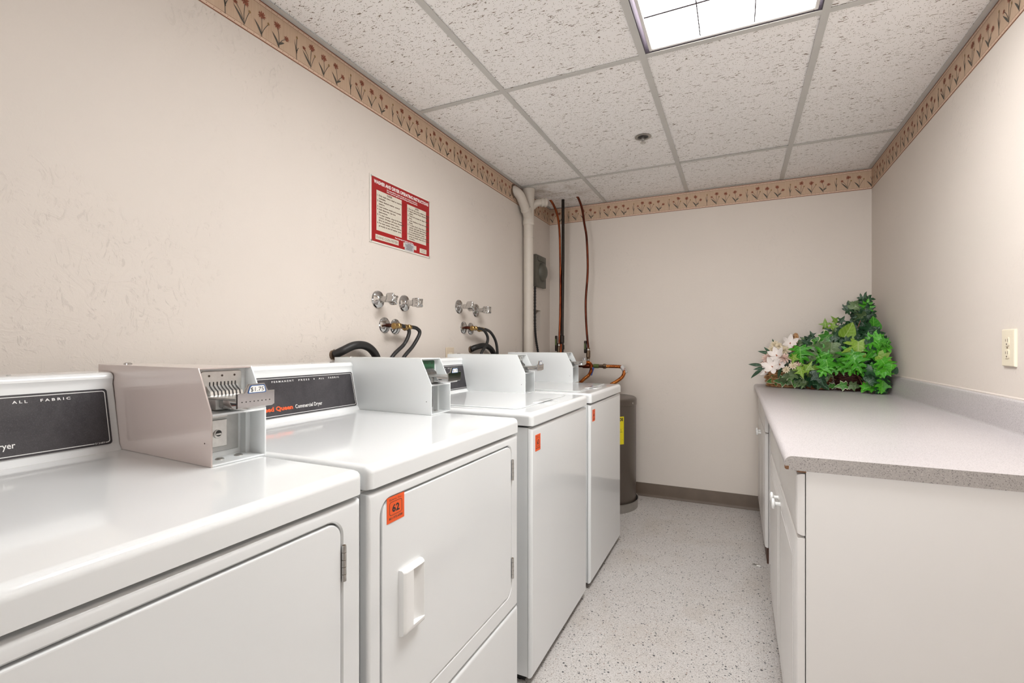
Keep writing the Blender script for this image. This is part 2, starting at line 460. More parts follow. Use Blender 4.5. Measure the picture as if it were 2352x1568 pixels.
for x in gx[1:-1]:
    b = MB(); b.box((x - hw, YF, ZC), (x + hw, YB, ZC + .002)); b.box((x - .003, YF, ZC + .002), (x + .003, YB, ZC + .035)); b.build('grid_bar', 'gridbar', ceil, smooth=0)
for y in gy[1:-1]:
    for i in range(4):
        b = MB(); b.box((gx[i] + (hw if i else 0), y - hw, ZC + .0003), (gx[i + 1] - (hw if i < 3 else 0), y + hw, ZC + .002)); b.build('grid_bar', 'gridbar', ceil, smooth=0)
for a, c in (((XL, YF, ZC), (XL + .022, YB, ZC + .0018)), ((XR - .022, YF, ZC), (XR, YB, ZC + .0018)), ((XL + .022, YB - .012, ZC), (XR - .022, YB, ZC + .0018))):
    b = MB(); b.box(a, c); b.build('wall_angle', 'gridbar', ceil, smooth=0)

# vinyl base on the back wall, with its small cove foot
b = MB(); b.prism([(YB, 0), (YB - .014, 0), (YB - .006, .008), (YB - .0035, .02), (YB - .0035, .096), (YB - .002, .1), (YB, .1)], XL, .16, 'x')
struct(b.build('baseboard_back', 'baseboard', smooth=40))

# wallpaper border with printed flowers --------------------------------------------------
def border(name, o, right, nrm, length, s_grass):
    o = Vector(o); right = Vector(right); nrm = Vector(nrm); up = Vector((0, 0, 1)); H = BZ1 - BZ0
    def P(s, t, d): return o + right * s + up * t + nrm * d
    b = MB()
    for q in ([(0, 0), (length, 0), (length, H), (0, H)],):
        b.face([P(s, t, .0012) for s, t in q])
        for (p, r) in zip(q, q[1:] + q[:1]):
            b.face([P(*p, 0), P(*r, 0), P(*r, .0012), P(*p, .0012)])
    root = struct(b.build(name, 'border', smooth=0))
    b = MB(); b.use('border_edge'); D = .0016
    for t0, t1 in ((.003, .0125), (H - .0135, H - .003)):
        b.face([P(0, t0, D), P(length, t0, D), P(length, t1, D), P(0, t1, D)])
    D = .0019; b.use('p_rust')
    for t0, t1 in ((0, .003), (H - .0035, H), (.0122, .0133), (H - .0142, H - .0131)):
        b.face([P(0, t0, D), P(length, t0, D), P(length, t1, D), P(0, t1, D)])
    s = s_grass % .0125
    while s < length:
        for t in (.0078, H - .0085):
            b.face([P(s + .0017 * math.cos(a), t + .0012 * math.sin(a), D) for a in (0, PI / 3, 2 * PI / 3, PI, 4 * PI / 3, 5 * PI / 3)])
        s += .0219
    b.build('edge_print', parent=root, smooth=0)
    b = MB(); rnd = random.Random(5)
    def stroke(pts, w, m, d=.002):
        b.use(m)
        pts = [(p.x, p.y) for p in bez([(x, y, 0) for x, y in pts], 4)]
        n = len(pts)
        for i in range(n - 1):
            (x0, y0), (x1, y1) = pts[i], pts[i + 1]
            L = math.hypot(x1 - x0, y1 - y0) or 1
            px, py = -(y1 - y0) / L, (x1 - x0) / L
            w0 = w(i / (n - 1)) if callable(w) else w; w1 = w((i + 1) / (n - 1)) if callable(w) else w
            q = [(x0 - px * w0, y0 - py * w0), (x1 - px * w1, y1 - py * w1), (x1 + px * w1, y1 + py * w1), (x0 + px * w0, y0 + py * w0)]
            if all(0 <= a <= length for a, _ in q): b.face([P(a, t, d) for a, t in q])
    def bloom(s, t, r):
        if not r < s < length - r: return
        b.use('p_flower')
        for k in range(11):
            a = 2 * PI * k / 11 + rnd.uniform(-.15, .15); rr = r * rnd.uniform(.75, 1.05)
            c = Vector((s, t)); e = Vector((s + rr * math.cos(a), t + rr * .95 * math.sin(a)))
            dv = (e - c); px = Vector((-dv.y, dv.x)) * .16
            pts = [c, c + dv * .6 - px, e, c + dv * .6 + px]
            b.face([P(p.x, p.y, .0022 + k * .00001) for p in pts])
        b.use('p_rust'); b.face([P(s + r * .28 * math.cos(a), t + r * .28 * math.sin(a), .0024) for a in [2 * PI * i / 8 for i in range(8)]])
    def bud(s, t):
        if not .006 < s < length - .006: return
        b.use('p_bud'); b.face([P(s + .0042 * math.cos(a), t + .005 * math.sin(a), .0022) for a in [2 * PI * i / 8 for i in range(8)]])
    leafw = lambda t: .0003 + .0034 * math.sin(PI * min(1, t * 1.02)) ** .8
    stem = .0009
    k0 = int(math.floor(-s_grass / .2625)) - 1
    for k in range(k0, int(length / .2625) + 2):
        g = s_grass + k * .2625
        # grass stalk
        stroke([(g, .011), (g - .001, .05), (g + .001, .088)], .0011, 'p_stem'); stroke([(g + .001, .035), (g - .006, .06), (g - .010, .078)], lambda t: .0016 * (1 - t) + .0003, 'p_stem')
        stroke([(g, .04), (g + .006, .055), (g + .009, .056)], lambda t: .0014 * (1 - t) + .0003, 'p_stem'); bud(g + .001, .090)
        # three-headed flower
        c = g + .062
        stroke([(c, .014), (c, .05), (c + .003, .084)], stem, 'p_stem'); bloom(c + .004, .090, .0165)
        stroke([(c - .002, .03), (c - .016, .055), (c - .028, .067)], stem, 'p_stem'); bloom(c - .030, .070, .0095)
        stroke([(c, .018), (c - .012, .034), (c - .036, .060)], leafw, 'p_stem')
        stroke([(c + .001, .018), (c + .010, .045), (c + .018, .064)], stem, 'p_stem'); bud(c + .019, .067)
        # single flower with bud
        c = g + .124
        stroke([(c, .012), (c + .001, .05), (c, .076)], stem, 'p_stem'); bloom(c, .083, .0165)
        stroke([(c, .016), (c - .008, .034), (c - .026, .056)], leafw, 'p_stem')
        stroke([(c, .022), (c + .010, .044), (c + .024, .066)], stem, 'p_stem'); bud(c + .025, .069)
        # flower with a low side bloom
        c = g + .190
        stroke([(c, .013), (c, .05), (c - .005, .078)], stem, 'p_stem'); bloom(c - .006, .085, .0155)
        stroke([(c, .014), (c - .008, .032), (c - .026, .054)], leafw, 'p_stem')
        stroke([(c, .026), (c + .012, .044), (c + .026, .056)], stem, 'p_stem'); bloom(c + .030, .060, .0125)
        stroke([(c + .001, .024), (c + .010, .034), (c + .021, .040)], lambda t: .0003 + .003 * math.sin(PI * min(1, t)), 'p_stem')
    b.build('flower_print', parent=root, smooth=0)
    return root
border('trim_1', (XL, YF, BZ0), (0, 1, 0), (1, 0, 0), YB - YF, 1.219 - YF)
border('trim_2', (XL, YB, BZ0), (1, 0, 0), (0, -1, 0), XR - XL, -.727 - XL)
border('trim_3', (XR, YB, BZ0), (0, -1, 0), (-1, 0, 0), YB - YF, YB - 2.889)

# ------------------------------------------------------------------ ceiling lights
def troffer(i, j, label):
    x0, x1, y0, y1 = gx[i] + hw, gx[i + 1] - hw, gy[j] + hw, gy[j + 1] - hw
    t = thing('ceiling_light', label, 'light', ((x0 + x1) / 2, (y0 + y1) / 2, ZC), 'recessed ceiling lights')
    hx, hy = (x1 - x0) / 2, (y1 - y0) / 2
    b = MB()    # housing: open tray
    b.use('reveal')
    for a, c in (((-hx, -hy, .003), (-hx + .003, hy, .07)), ((hx - .003, -hy, .003), (hx, hy, .07)), ((-hx, -hy, .003), (hx, -hy + .003, .07)), ((-hx, hy - .003, .003), (hx, hy, .07)), ((-hx, -hy, .067), (hx, hy, .07))):
        b.box(a, c)
    b.build('housing', parent=t, smooth=0)
    fx0, fx1, fy0, fy1 = -hx + .016, hx - .012, -hy + .008, hy - .004
    w = .013
    b = MB()
    for a, c in (((fx0, fy0, .004), (fx0 + w, fy1, .014)), ((fx1 - w, fy0, .004), (fx1, fy1, .014)), ((fx0 + w, fy0, .004), (fx1 - w, fy0 + w, .014)), ((fx0 + w, fy1 - w, .004), (fx1 - w, fy1, .014))):
        b.box(a, c, .002, 1)
    b.build('door_frame', 'fixture', t, smooth=0)
    # diffuser panels, thin dark joints between them
    xs = [fx0 + w, -.125 + .0332, .054 + .0332, fx1 - w]
    ys = [fy0 + w, fy1 - w - .55, fy1 - w - .185, fy1 - w]
    for a in range(3):
        for c in range(3):
            g = .0013
            b = MB(); b.box((xs[a] + g, ys[c] + g, .010), (xs[a + 1] - g, ys[c + 1] - g, .013)); b.build('diffuser_panel', 'diffuser', t, smooth=0)
    for x in xs[1:3]:
        b = MB(); b.box((x - .0021, ys[0], .0085), (x + .0021, ys[3], .0135)); b.build('lens_joint', 'reveal', t, smooth=0)
    for y in ys[1:3]:
        b = MB(); b.box((xs[0], y - .004, .0088), (xs[2] - .09, y + .004, .0134)); b.build('lens_joint', 'reveal', t, smooth=0)
    return t
troffer(2, 4, 'recessed fluorescent ceiling light with white diffuser panels at top of the picture')

# ------------------------------------------------------------------ machines
MX = -.625           # front plane of the row
X_ = Vector((1, 0, 0)); Y_ = Vector((0, 1, 0)); Z_ = Vector((0, 0, 1))
MD = .705

CSH = .006
def console(root, W0, W1, text2, dotted=True, serial=None):
    prof = [(x + CSH if x > -.69 else x, z) for x, z in [(-.594, .922), (-.600, .930), (-.604, .934), (-.630, 1.056), (-.632, 1.064), (-.6315, 1.070), (-.629, 1.076), (-.630, 1.082), (-.634, 1.087), (-.641, 1.0895), (-.695, 1.0905), (-.702, 1.086), (-.703, .922)]]
    b = MB(); b.prism(prof, W0, W1, 'y', .009, 3)
    c = b.build('console', 'enamel', root, 30, True)
    p0 = Vector((-.6038 + CSH, 0, .9335)); p1 = Vector((-.6302 + CSH, 0, 1.0575)); up = (p1 - p0).normalized(); H = (p1 - p0).length
    nr = Y_.cross(up).normalized()
    def P(y, h, d): return p0 + up * h + Y_ * y + nr * d
    a, e = W0 + .022, W1 - .016
    b = MB(); loop = rrect(a, .003, e, H - .004, .006, 3)
    F = [b.bm.verts.new(P(y, h, .0025)) for y, h in loop]; B = [b.bm.verts.new(P(y, h, -.002)) for y, h in loop]
    b.bm.faces.new(F); n = len(F)
    for i in range(n): b.bm.faces.new([B[i], B[(i + 1) % n], F[(i + 1) % n], F[i]])
    bmesh.ops.recalc_face_normals(b.bm, faces=b.bm.faces)
    pn = b.build('control_panel', 'panel', c, 30)
    b = MB(); d = .0031; b.use('print_white')
    o = rrect(a + .004, .007, e - .004, H - .008, .005, 3); q = rrect(a + .0055, .0085, e - .0055, H - .0095, .004, 3)
    for i in range(len(o)):
        k = (i + 1) % len(o)
        b.face([P(*o[i], d), P(*o[k], d), P(*q[k], d), P(*q[i], d)])
    # lettering, right-aligned
    def T(s, y, h, hh, w, bold=.012, m='print_white', al='LEFT'):
        b.use(m); b.text(s, P(y, h, d + .0002), Y_, up, width=w, height=hh, bold=bold, align=al)
    h1 = H - .0165
    for s, y0, y1 in (('P E R M A N E N T', .328, .250), ('P R E S S', .232, .190), ('A L L', .152, .130), ('F A B R I C', .111, .064)):
        T(s, e - y0 + .0, h1 - .0045, .0052, y0 - y1, .02)
    b.use('print_white'); b.face([P(e - .171 + .0022 * math.cos(t), h1 - .002 + .0022 * math.sin(t), d + .0002) for t in [PI * i / 5 for i in range(10)]])
    T('Speed Queen', e - .385, .0225, .0125, .118, .04, 'print_red')
    T(text2, e - .258, .0225, .0115, .105, .012)
    if serial:
        b.use('panel'); b.face([P(e - .032, .004, d + .0002), P(e - .013, .004, d + .0002), P(e - .013, .011, d + .0002), P(e - .032, .011, d + .0002)])
        T(serial, e - .031, .006, .0035, .017, .02)
    b.build('lettering', parent=c, smooth=0)
    b = MB(); b.lathe([(.0032, 0), (.0036, .001), (.002, .002), (0, .0022)], (-.655, W1 - .16, 1.0895), (0, 0, 1), 10); b.build('screw', 'steel', c)
    return c

def coin_box(root, ox, oy, mat, pcb=False, tagged=True):
    """origin at the lower left front corner; local x to the front"""
    bw, bh, bd = .115, .183, .445
    oz = .9222; xs, kn = -.043, .098
    def L(p): return (ox + p[0], oy + p[1], oz + p[2])
    th = .0035
    prof = [(ox - bd, oz), (ox, oz), (ox, oz + kn), (ox + xs, oz + bh), (ox - bd, oz + bh)]
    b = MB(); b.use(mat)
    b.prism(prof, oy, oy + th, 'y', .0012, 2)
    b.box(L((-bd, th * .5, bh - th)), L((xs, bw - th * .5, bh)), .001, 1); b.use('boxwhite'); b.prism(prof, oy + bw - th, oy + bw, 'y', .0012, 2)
    b.box(L((-bd, th * .5, 0)), L((-.001, bw - th * .5, th)), .001, 1)
    b.box(L((-bd, th * .5, 0)), L((-bd + th, bw - th * .5, bh)))
    # inner back walls and the sloping shelf at the knee
    b.box(L((-.066, th, th)), L((-.062, bw - th, kn)))
    b.prism([(ox - .062, oz + kn + .006), (ox - .062, oz + kn + .010), (ox - .001, oz + kn), (ox - .001, oz + kn - .004)], oy + th * .5, oy + bw - th * .5, 'y')
    b.box(L((-.064, th, kn + .006)), L((-.060, bw - th, bh - th)))
    b.box(L((-.062, bw - th - .010, th)), L((-.045, bw - th, kn - .001)))        # inner flange
    box = b.build('coin_box', None, root, 30, True)
    # slot plate
    b = MB(); b.use('green_pcb' if pcb else 'steel')
    b.prism([(oy + y, oz + z) for y, z in rrect(.013, .135, .100, .175, .005, 3)], ox - .060, ox - .056, 'x', .0008, 1)
    b.use('slot')
    for y in (.030, .057, .084): b.lathe([(.0022, 0), (.0022, .0006)], L((-.0561, y, .166)), (1, 0, 0), 10)
    b.use('steel')
    b.prism([(ox - .056, oz + .128), (ox - .040, oz + .128), (ox - .042, oz + .136), (ox - .050, oz + .141), (ox - .056, oz + .147)], oy + .024, oy + .092, 'y')
    b.use('print_black')
    for k in range(8):
        y = .030 + k * .0078
        b.prism([(ox - .0562, oz + .154), (ox - .0554, oz + .154), (ox - .0552, oz + .1472), (ox - .0494, oz + .1415), (ox - .0413, oz + .1363), (ox - .0393, oz + .1284), (ox - .0562, oz + .1284)], oy + y, oy + y + .0022, 'y')
    b.build('slot_plate', parent=box, smooth=30)
    # coin slide
    b = MB(); b.use('steel')
    b.box(L((-.056, .012, .1245)), L((.052, .083, .1285)), .001, 1)              # tray top
    b.use('zinc'); b.box(L((-.056, .016, .103)), L((-.012, .078, .1245)), .003, 2)   # housing below the tray
    b.use('chrome'); b.box(L((-.012, .022, .106)), L((.054, .074, .1245)), .003, 2)
    b.use('chrome')
    b.prism([(oy + .012, oz + .110), (oy + .084, oz + .110), (oy + .090, oz + .113), (oy + .090, oz + .139), (oy + .076, oz + .139), (oy + .068, oz + .154), (oy + .034, oz + .154), (oy + .026, oz + .138), (oy + .012, oz + .137)], ox + .052, ox + .0565, 'x', .0008, 1)
    b.use('print_black')
    for k in range(8): b.box(L((.0562, .020 + k * .0082, .1205)), L((.0568, .0222 + k * .0082, .1222)))
    b.box(L((-.035, .045, .097)), L((-.029, .053, .103)))
    b.build('coin_slide', parent=box, smooth=30)
    # price tag
    b = MB(); d = ox + .0571
    tagp = [(.0325, .1375), (.0365, .1495), (.0395, .1515), (.0655, .1515), (.068, .150), (.0705, .1375), (.068, .1365), (.034, .1365)]
    c = (.0515, .144)
    b.use('print_blue'); b.face([(d, oy + y, oz + z) for y, z in tagp])
    b.use('print_white'); b.face([(d + .0002, oy + c[0] + (y - c[0]) * .90, oz + c[1] + (z - c[1]) * .82) for y, z in tagp])
    b.use('print_black'); b.text('$1.75', (d + .0004, oy + .0515, oz + .1400), Y_, Z_, width=.0275, height=.0078, bold=-.002, align='CENTER')
    o = b.build('price_tag', parent=box, smooth=0); o['label'] = 'white price tag reading $1.75 with blue outline'
    # vault door and lock
    b = MB(); b.use('zinc'); b.box(L((-.062, .010, .014)), L((-.059, .095, .090)), .001, 1)
    b.use('steel'); b.box(L((-.059, .010, .024)), L((-.056, .068, .078)), .001, 1); b.box(L((-.059, .010, .082)), L((-.054, .068, .087)), .001, 1)
    b.build('vault_door', parent=box, smooth=30)
    b = MB(); b.use('steel'); b.lathe([(.0085, 0), (.0085, .002), (.0078, .0026)], L((-.056, .047, .050)), (1, 0, 0), 18)
    b.use('print_black'); b.lathe([(.0062, 0), (.0062, .0006)], L((-.0534, .048, .0515)), (1, 0, 0), 16)
    b.use('steel'); b.box(L((-.0532, .042, .0485)), L((-.0522, .053, .0515)))
    b.build('lock', parent=box, smooth=30)
    for y in (.040, .080):
        b = MB(); b.lathe([(.0085, 0), (.0082, .0012), (.005, .0032), (0, .004)], L((-.038 + .0 * y, y, th)), (0, 0, 1), 16); b.build('rivet', 'steel', box)
    b = MB(); b.lathe([(.010, 0), (.010, .0015), (.007, .003), (.0065, .0035), (0, .0036)], L((-.40, .050, bh)), (0, 0, 1), 18); b.build('top_lock', 'chrome', box)
    for x, z in ((-.020, .043),):
        b = MB(); b.lathe([(.0014, 0), (.0014, .0006), (0, .0007)], L((x, 0, z)), (0, -1, 0), 8); b.build('side_screw', 'slot', box)
    for o in [box] + list(box.children):          # the case narrows towards the wall: its left side is slanted
        for v in o.data.vertices:
            v.co.y += .060 * max(0, ox - v.co.x) * (1 - min(1, max(0, (v.co.y - oy) / bw)))
    return box

def sticker(root, y0, z0, w, h, num, script=True, x=.0008):
    b = MB(); b.use('sticker'); b.box((x - .0006, y0, z0), (x, y0 + w, z0 + h))
    st = b.build('number_sticker', parent=root, smooth=0); st['label'] = 'orange sticker with a black number'
    b = MB(); b.use('print_brown'); d = x + .0002
    o = rrect(y0 + .13 * w, z0 + .27 * h, y0 + .87 * w, z0 + .80 * h, .1 * w, 3); q = rrect(y0 + .155 * w, z0 + .29 * h, y0 + .845 * w, z0 + .78 * h, .085 * w, 3)
    for i in range(len(o)):
        k = (i + 1) % len(o); b.face([(d, *o[i]), (d, *o[k]), (d, *q[k]), (d, *q[i])])
    b.use('print_black'); b.text(num, (d, y0 + w / 2, z0 + .39 * h), Y_, Z_, width=.42 * w, height=.28 * h, bold=.03, align='CENTER')
    b.use('print_brown')
    b.text('801-972-6580', (d, y0 + w / 2, z0 + .12 * h), Y_, Z_, width=.78 * w, height=.085 * h, bold=.025, align='CENTER')
    b.text('Evans, Inc.', (d, y0 + w / 2, z0 + .85 * h), Y_, Z_, width=.72 * w, height=.08 * h, bold=0, align='CENTER')
    b.build('number_print', parent=st, smooth=0)
    return st

def top_panel(root, Wd, washer=False):
    e = .004
    b = MB(); b.box((-MD, -e, .8775), (.004, Wd + e, .922), .016, 4, edges=lambda m, ed: m.z > .90 or (abs(ed.verts[0].co.z - ed.verts[1].co.z) > .01 and m.x > -.1))
    return b.build('top_panel', 'enamel', root, 30, True)

def dryer(y0, Wd, label, number, boxmat, console_w, box_y, box_x, serial, pcb):
    t = thing('clothes_dryer', label, 'dryer', (MX, y0, 0), 'coin-operated dryers in the left row')
    b = MB(); b.box((-MD, 0, .022), (-.022, Wd, .872)); b.build('cabinet_body', 'enamel', t, smooth=0)
    b = MB(); b.box((-MD + .03, .02, 0), (-.06, Wd - .02, .022)); b.build('base', 'black', t, smooth=0)
    # upper front panel: frame around the door recess
    dy0, dy1, dz0, dz1 = .034, Wd - .046, .388, .846
    b = MB(); z0, z1 = .338, .868
    r, n = .030, 8
    inner = rrect(dy0, dz0, dy1, dz1, r, n); m = len(inner)
    outer = []
    for (y, z) in inner:        # project on the outer rectangle
        cy, cz = (dy0 + dy1) / 2, (dz0 + dz1) / 2
        outer.append((0, 0))
    k = n + 1
    corners = [(Wd, z1), (0, z1), (0, z0), (Wd, z0)]
    for q in range(4):
        for i in range(k):
            y, z = inner[q * k + i]; cy_, cz_ = corners[q]
            f = i / n
            # first corner runs from the right side up to the top, etc.
            if q == 0: p = (Wd, dz1 - r + (z1 - dz1 + r) * min(1, 2 * f)) if f < .5 else (Wd - (Wd - dy1 + r) * (2 * f - 1), z1)
            elif q == 1: p = (dy0 + r - (dy0 + r) * min(1, 2 * f), z1) if f < .5 else (0, z1 - (z1 - dz1 + r) * (2 * f - 1))
            elif q == 2: p = (0, dz0 + r - (dz0 + r - z0) * min(1, 2 * f)) if f < .5 else ((dy0 + r) * (2 * f - 1), z0)
            else: p = (dy1 - r + (Wd - dy1 + r) * min(1, 2 * f), z0) if f < .5 else (Wd, z0 + (dz0 + r - z0) * (2 * f - 1))
            outer[q * k + i] = p
    inn2 = rrect(dy0 - .003, dz0 - .003, dy1 + .003, dz1 + .003, r + .003, n)
    VO = [b.bm.verts.new((0, *p)) for p in outer]; VI2 = [b.bm.verts.new((0, *p)) for p in inn2]; VI = [b.bm.verts.new((-.003, *p)) for p in inner]; VB = [b.bm.verts.new((-.021, *p)) for p in inner]
    VE = [b.bm.verts.new((-.021, *p)) for p in outer]
    for i in range(m):
        j = (i + 1) % m
        for A, B in ((VO, VI2), (VI2, VI), (VI, VB), (VE, VO)):
            b.bm.faces.new([A[i], A[j], B[j], B[i]])
    bmesh.ops.recalc_face_normals(b.bm, faces=b.bm.faces)
    oe = [ed for ed in b.bm.edges if all(abs(v.co.x) < 1e-6 for v in ed.verts) and all((v.co.y < 1e-5 or v.co.y > Wd - 1e-5 or v.co.z > z1 - 1e-5 or v.co.z < z0 + 1e-5) for v in ed.verts)]
    bmesh.ops.bevel(b.bm, geom=oe, offset=.008, segments=3, profile=.5, affect='EDGES', clamp_overlap=True)
    b.build('front_panel', 'enamel', t, 40, True)
    b = MB(); b.box((-.021, 0, .035), (.001, Wd, .333), .009, 3, edges=lambda mm, ed: mm.x > 0); b.build('lower_panel', 'enamel', t, 30, True)
    # door
    g = .0035
    b = MB(); b.prism(rrect(dy0 + g, dz0 + g, dy1 - g, dz1 - g, r - g, n), -.020, .001, 'x', .003, 2)
    door = b.build('door', 'enamel', t, 30, True)
    for hz in ((.438, .500), (.737, .800)):
        b = MB(); b.use('steel'); L = (hz[1] - hz[0]) / 5
        for q in range(5):
            b.lathe([(.0042, .0004), (.0042, L - .0004)], (.003, dy1 + .001, hz[0] + q * L), (0, 0, 1), 10)
        b.use('bronze'); b.lathe([(.0028, 0), (.0028, hz[1] - hz[0])], (.003, dy1 + .001, hz[0]), (0, 0, 1), 8)
        b.build('hinge', parent=t, smooth=40)
    if number != '61':
        pass
    # pull handle: scooped out towards the hinge side
    hy0, hy1, hz0, hz1 = .087, .160, .556, .690
    b = MB()
    secs = []
    for z, D, solid in ((hz0, .001, 1), (hz0, .010, 1), (hz0 + .003, .0145, 1), (hz0 + .006, .016, 1), (hz0 + .012, .016, 1), (hz0 + .0125, .016, 0), (hz0 + .020, .016, 0), (hz1 - .014, .016, 0), (hz1 - .0065, .016, 0), (hz1 - .006, .016, 1), (hz1 - .003, .0145, 1), (hz1, .010, 1), (hz1, .001, 1)):
        k = D / .016
        floor = [(hy0 + .0325, .0145 * k), (hy0 + .0335, .0015), (hy0 + .045, .0035), (hy0 + .060, .0085), (hy0 + .0695, .0145 * k)] if not solid else [(hy0 + .0325, .016 * k), (hy0 + .0335, .016 * k), (hy0 + .045, .016 * k), (hy0 + .060, .016 * k), (hy0 + .0695, .0155 * k)]
        pr = [(hy0, .001), (hy0 + .0015, .012 * k), (hy0 + .005, .0152 * k), (hy0 + .010, .016 * k), (hy0 + .030, .016 * k)] + floor + [(hy1 - .001, .013 * k), (hy1, .001)]
        secs.append([b.bm.verts.new((max(x, .001), y, z)) for y, x in pr])
    for A, B in zip(secs, secs[1:]):
        for i in range(len(A) - 1): b.bm.faces.new([A[i], A[i + 1], B[i + 1], B[i]])
    b.bm.faces.new(secs[0][::-1]); b.bm.faces.new(secs[-1])
    bmesh.ops.recalc_face_normals(b.bm, faces=b.bm.faces)
    b.build('handle', 'plasticwhite', door, 35)
    if number:
        s = sticker(t, .050, .796, .054, .051, number, x=.0018)
    top_panel(t, Wd)
    console(t, .004, console_w, 'Commercial Dryer', serial=serial)
    coin_box(t, box_x - MX, box_y - y0, boxmat, pcb)
    return t

def washer(y0, Wd, label, number, box_y, box_x, console_w):
    t = thing('washing_machine', label, 'washing machine', (MX, y0, 0), 'coin-operated washers in the left row')
    b = MB(); b.box((-MD, .001, .030), (-.016, Wd - .001, .870)); b.build('cabinet_body', 'enamel', t, smooth=0)
    b = MB(); b.box((-MD + .03, .02, .004), (-.035, Wd - .02, .030)); b.build('base', 'black', t, smooth=0)
    for fy in (.04, Wd - .04):
        b = MB(); b.lathe([(.018, 0), (.018, .006), (.008, .008), (.008, .03)], (-.06, fy, 0), (0, 0, 1), 14); b.build('foot', 'black', t)
    b = MB(); b.box((-.0145, 0, .028), (0, Wd, .868), .011, 3, edges=lambda m, ed: m.x > -.002); b.build('front_panel', 'enamel', t, 30, True)
    tp = top_panel(t, Wd)
    # lid with a finger notch at its front edge
    lx0, lx1, ly0, ly1 = -.555, -.075, .055, Wd - .055
    yc = (ly0 + ly1) / 2
    loop = rrect(lx0, ly0, lx1, ly1, .030, 5)
    b = MB(); b.prism(loop, .9223, .9262, 'z', .0025, 2); lid = b.build('lid', 'enamel', t, 30, True)
    b = MB(); b.prism([(x + lx1 - .012, y + yc) for x, y in rrect(-.016, -.085, .016, .085, .014, 5)], .926, .9275, 'z', .0012, 2)
    b.prism([(x + lx1 + .022, y + yc) for x, y in rrect(-.012, -.06, .012, .06, .011, 5)], .922, .9245, 'z', .001, 2)
    b.build('lid_grip', 'enamel', lid, 30)
    console(t, .004, console_w, 'Commercial Washer')
    coin_box(t, box_x - MX, box_y - y0, 'boxwhite', False)
    if number: sticker(t, .030, .786 + .0, .046, .056, number, x=.0008)
    return t
dryer(.004, .676, 'white coin dryer nearest to the camera, with shade painted onto its coin box', None, 'box_shade', .585, .567, -.880, '512489', False)
dryer(.700, .674, 'white coin dryer with the orange number 62 sticker on its door', '62', 'boxwhite', .624, 1.294, -.895, None, True)
washer(1.488, .644, 'white coin washer with the orange number 63 sticker, between the 62 dryer and another washer', '63', 2.052, -.895, .610)
washer(2.200, .632, 'white coin washer farthest along the row, next to the brown water heater', '64', 2.765, -.895, .600)

# ------------------------------------------------------------------ right side: worktop and cabinets
CZ = .8815
b = MB()
x0, xw = .103, XR - .002
cy0, cy1 = 1.338, YB - .002
# worktop profile with bullnose, extruded along y
nose = [(xw, CZ - .034), (x0 + .012, CZ - .034)] + [(x0 + .017 - .017 * math.cos(a), CZ - .017 + .017 * math.sin(a)) for a in [math.radians(-50 + 14 * k) for k in range(11)]] + [(xw - .030, CZ)] 
cove = [(xw - .030 + .010 * math.sin(a), CZ + .010 - .010 * math.cos(a)) for a in [math.radians(18 * k) for k in range(1, 6)]]
back = [(xw - .020, CZ + .090), (xw - .017, CZ + .098), (xw - .012, CZ + .1015), (xw - .003, CZ + .1015), (xw, CZ + .098)]
prof = nose + cove + back
wt = thing('worktop', 'long grey speckled laminate worktop along the right wall', 'worktop', (0, 0, 0))
b.prism(prof, cy0, cy1, 'y'); b.build('worktop_slab', 'laminate', wt, 30)
b = MB(); b.prism([(x + (.0004 if i > 1 else 0), z) for i, (x, z) in enumerate(prof[:-len(cove + back)])] + [(xw, CZ)], cy0 - .0016, cy0, 'y')
o = b.build('end_strip', 'lam_edge', wt, 30); o['label'] = 'darker speckled end strip'
b = MB(); b.box((x0 + .0005, cy0 - .0018, CZ - .0335), (x0 + .012, cy0 + .010, CZ - .021), .003, 1); b.build('chipped_corner', 'wood', wt, 0)
b = MB(); b.box((.130, cy0 + .006, CZ - .039), (.149, cy0 + .03, CZ - .0345)); b.build('build_up_strip', 'wood', wt, 0)
b = MB(); b.prism([(XR - .003, cz_) for cz_ in ()] or [(XR - .006, CZ + .1016), (XR - .006, CZ + .105), (XR - .0005, CZ + .108), (XR - .0005, CZ + .1016)], cy0, cy1, 'y'); b.build('caulk_line', 'wall', wt, 0)

FX = .128       # front plane of doors
def raised_front(name, y0, y1, z0, z1, parent, panel=True, k=.0):
    """slab with bevelled edges and a routed raised panel, facing -x"""
    b = MB(); b.box((FX, y0, z0), (FX + .019, y1, z1), .012, 2, edges=lambda m, e: m.x < FX + .001)
    if panel:
        bd = .055
        loops = []
        for off, x in ((0, FX - .0003), (.005, FX + .0045), (.012, FX + .0050), (.018, FX - .0008), (.030, FX - .0012), (.034, FX - .0016)):
            loops.append([b.bm.verts.new((x, y, z)) for y, z in ((y0 + bd + off, z0 + bd + off), (y1 - bd - off, z0 + bd + off), (y1 - bd - off, z1 - bd - off), (y0 + bd + off, z1 - bd - off))])
        for A, B in zip(loops, loops[1:]):
            for i in range(4): b.bm.faces.new([A[i], A[(i + 1) % 4], B[(i + 1) % 4], B[i]])
        b.bm.faces.new(loops[-1]); bmesh.ops.recalc_face_normals(b.bm, faces=b.bm.faces)
    return b.build(name, 'cabinet', parent, 30)
def knob(y, z, parent):
    b = MB(); b.lathe([(.0075, 0), (.0062, .004), (.006, .014), (.009, .0165), (.0165, .018), (.0175, .021), (.0165, .0245), (.010, .027), (0, .0275)], (FX, y, z), (-1, 0, 0), 20)
    return b.build('knob', 'plasticwhite', parent, 40)
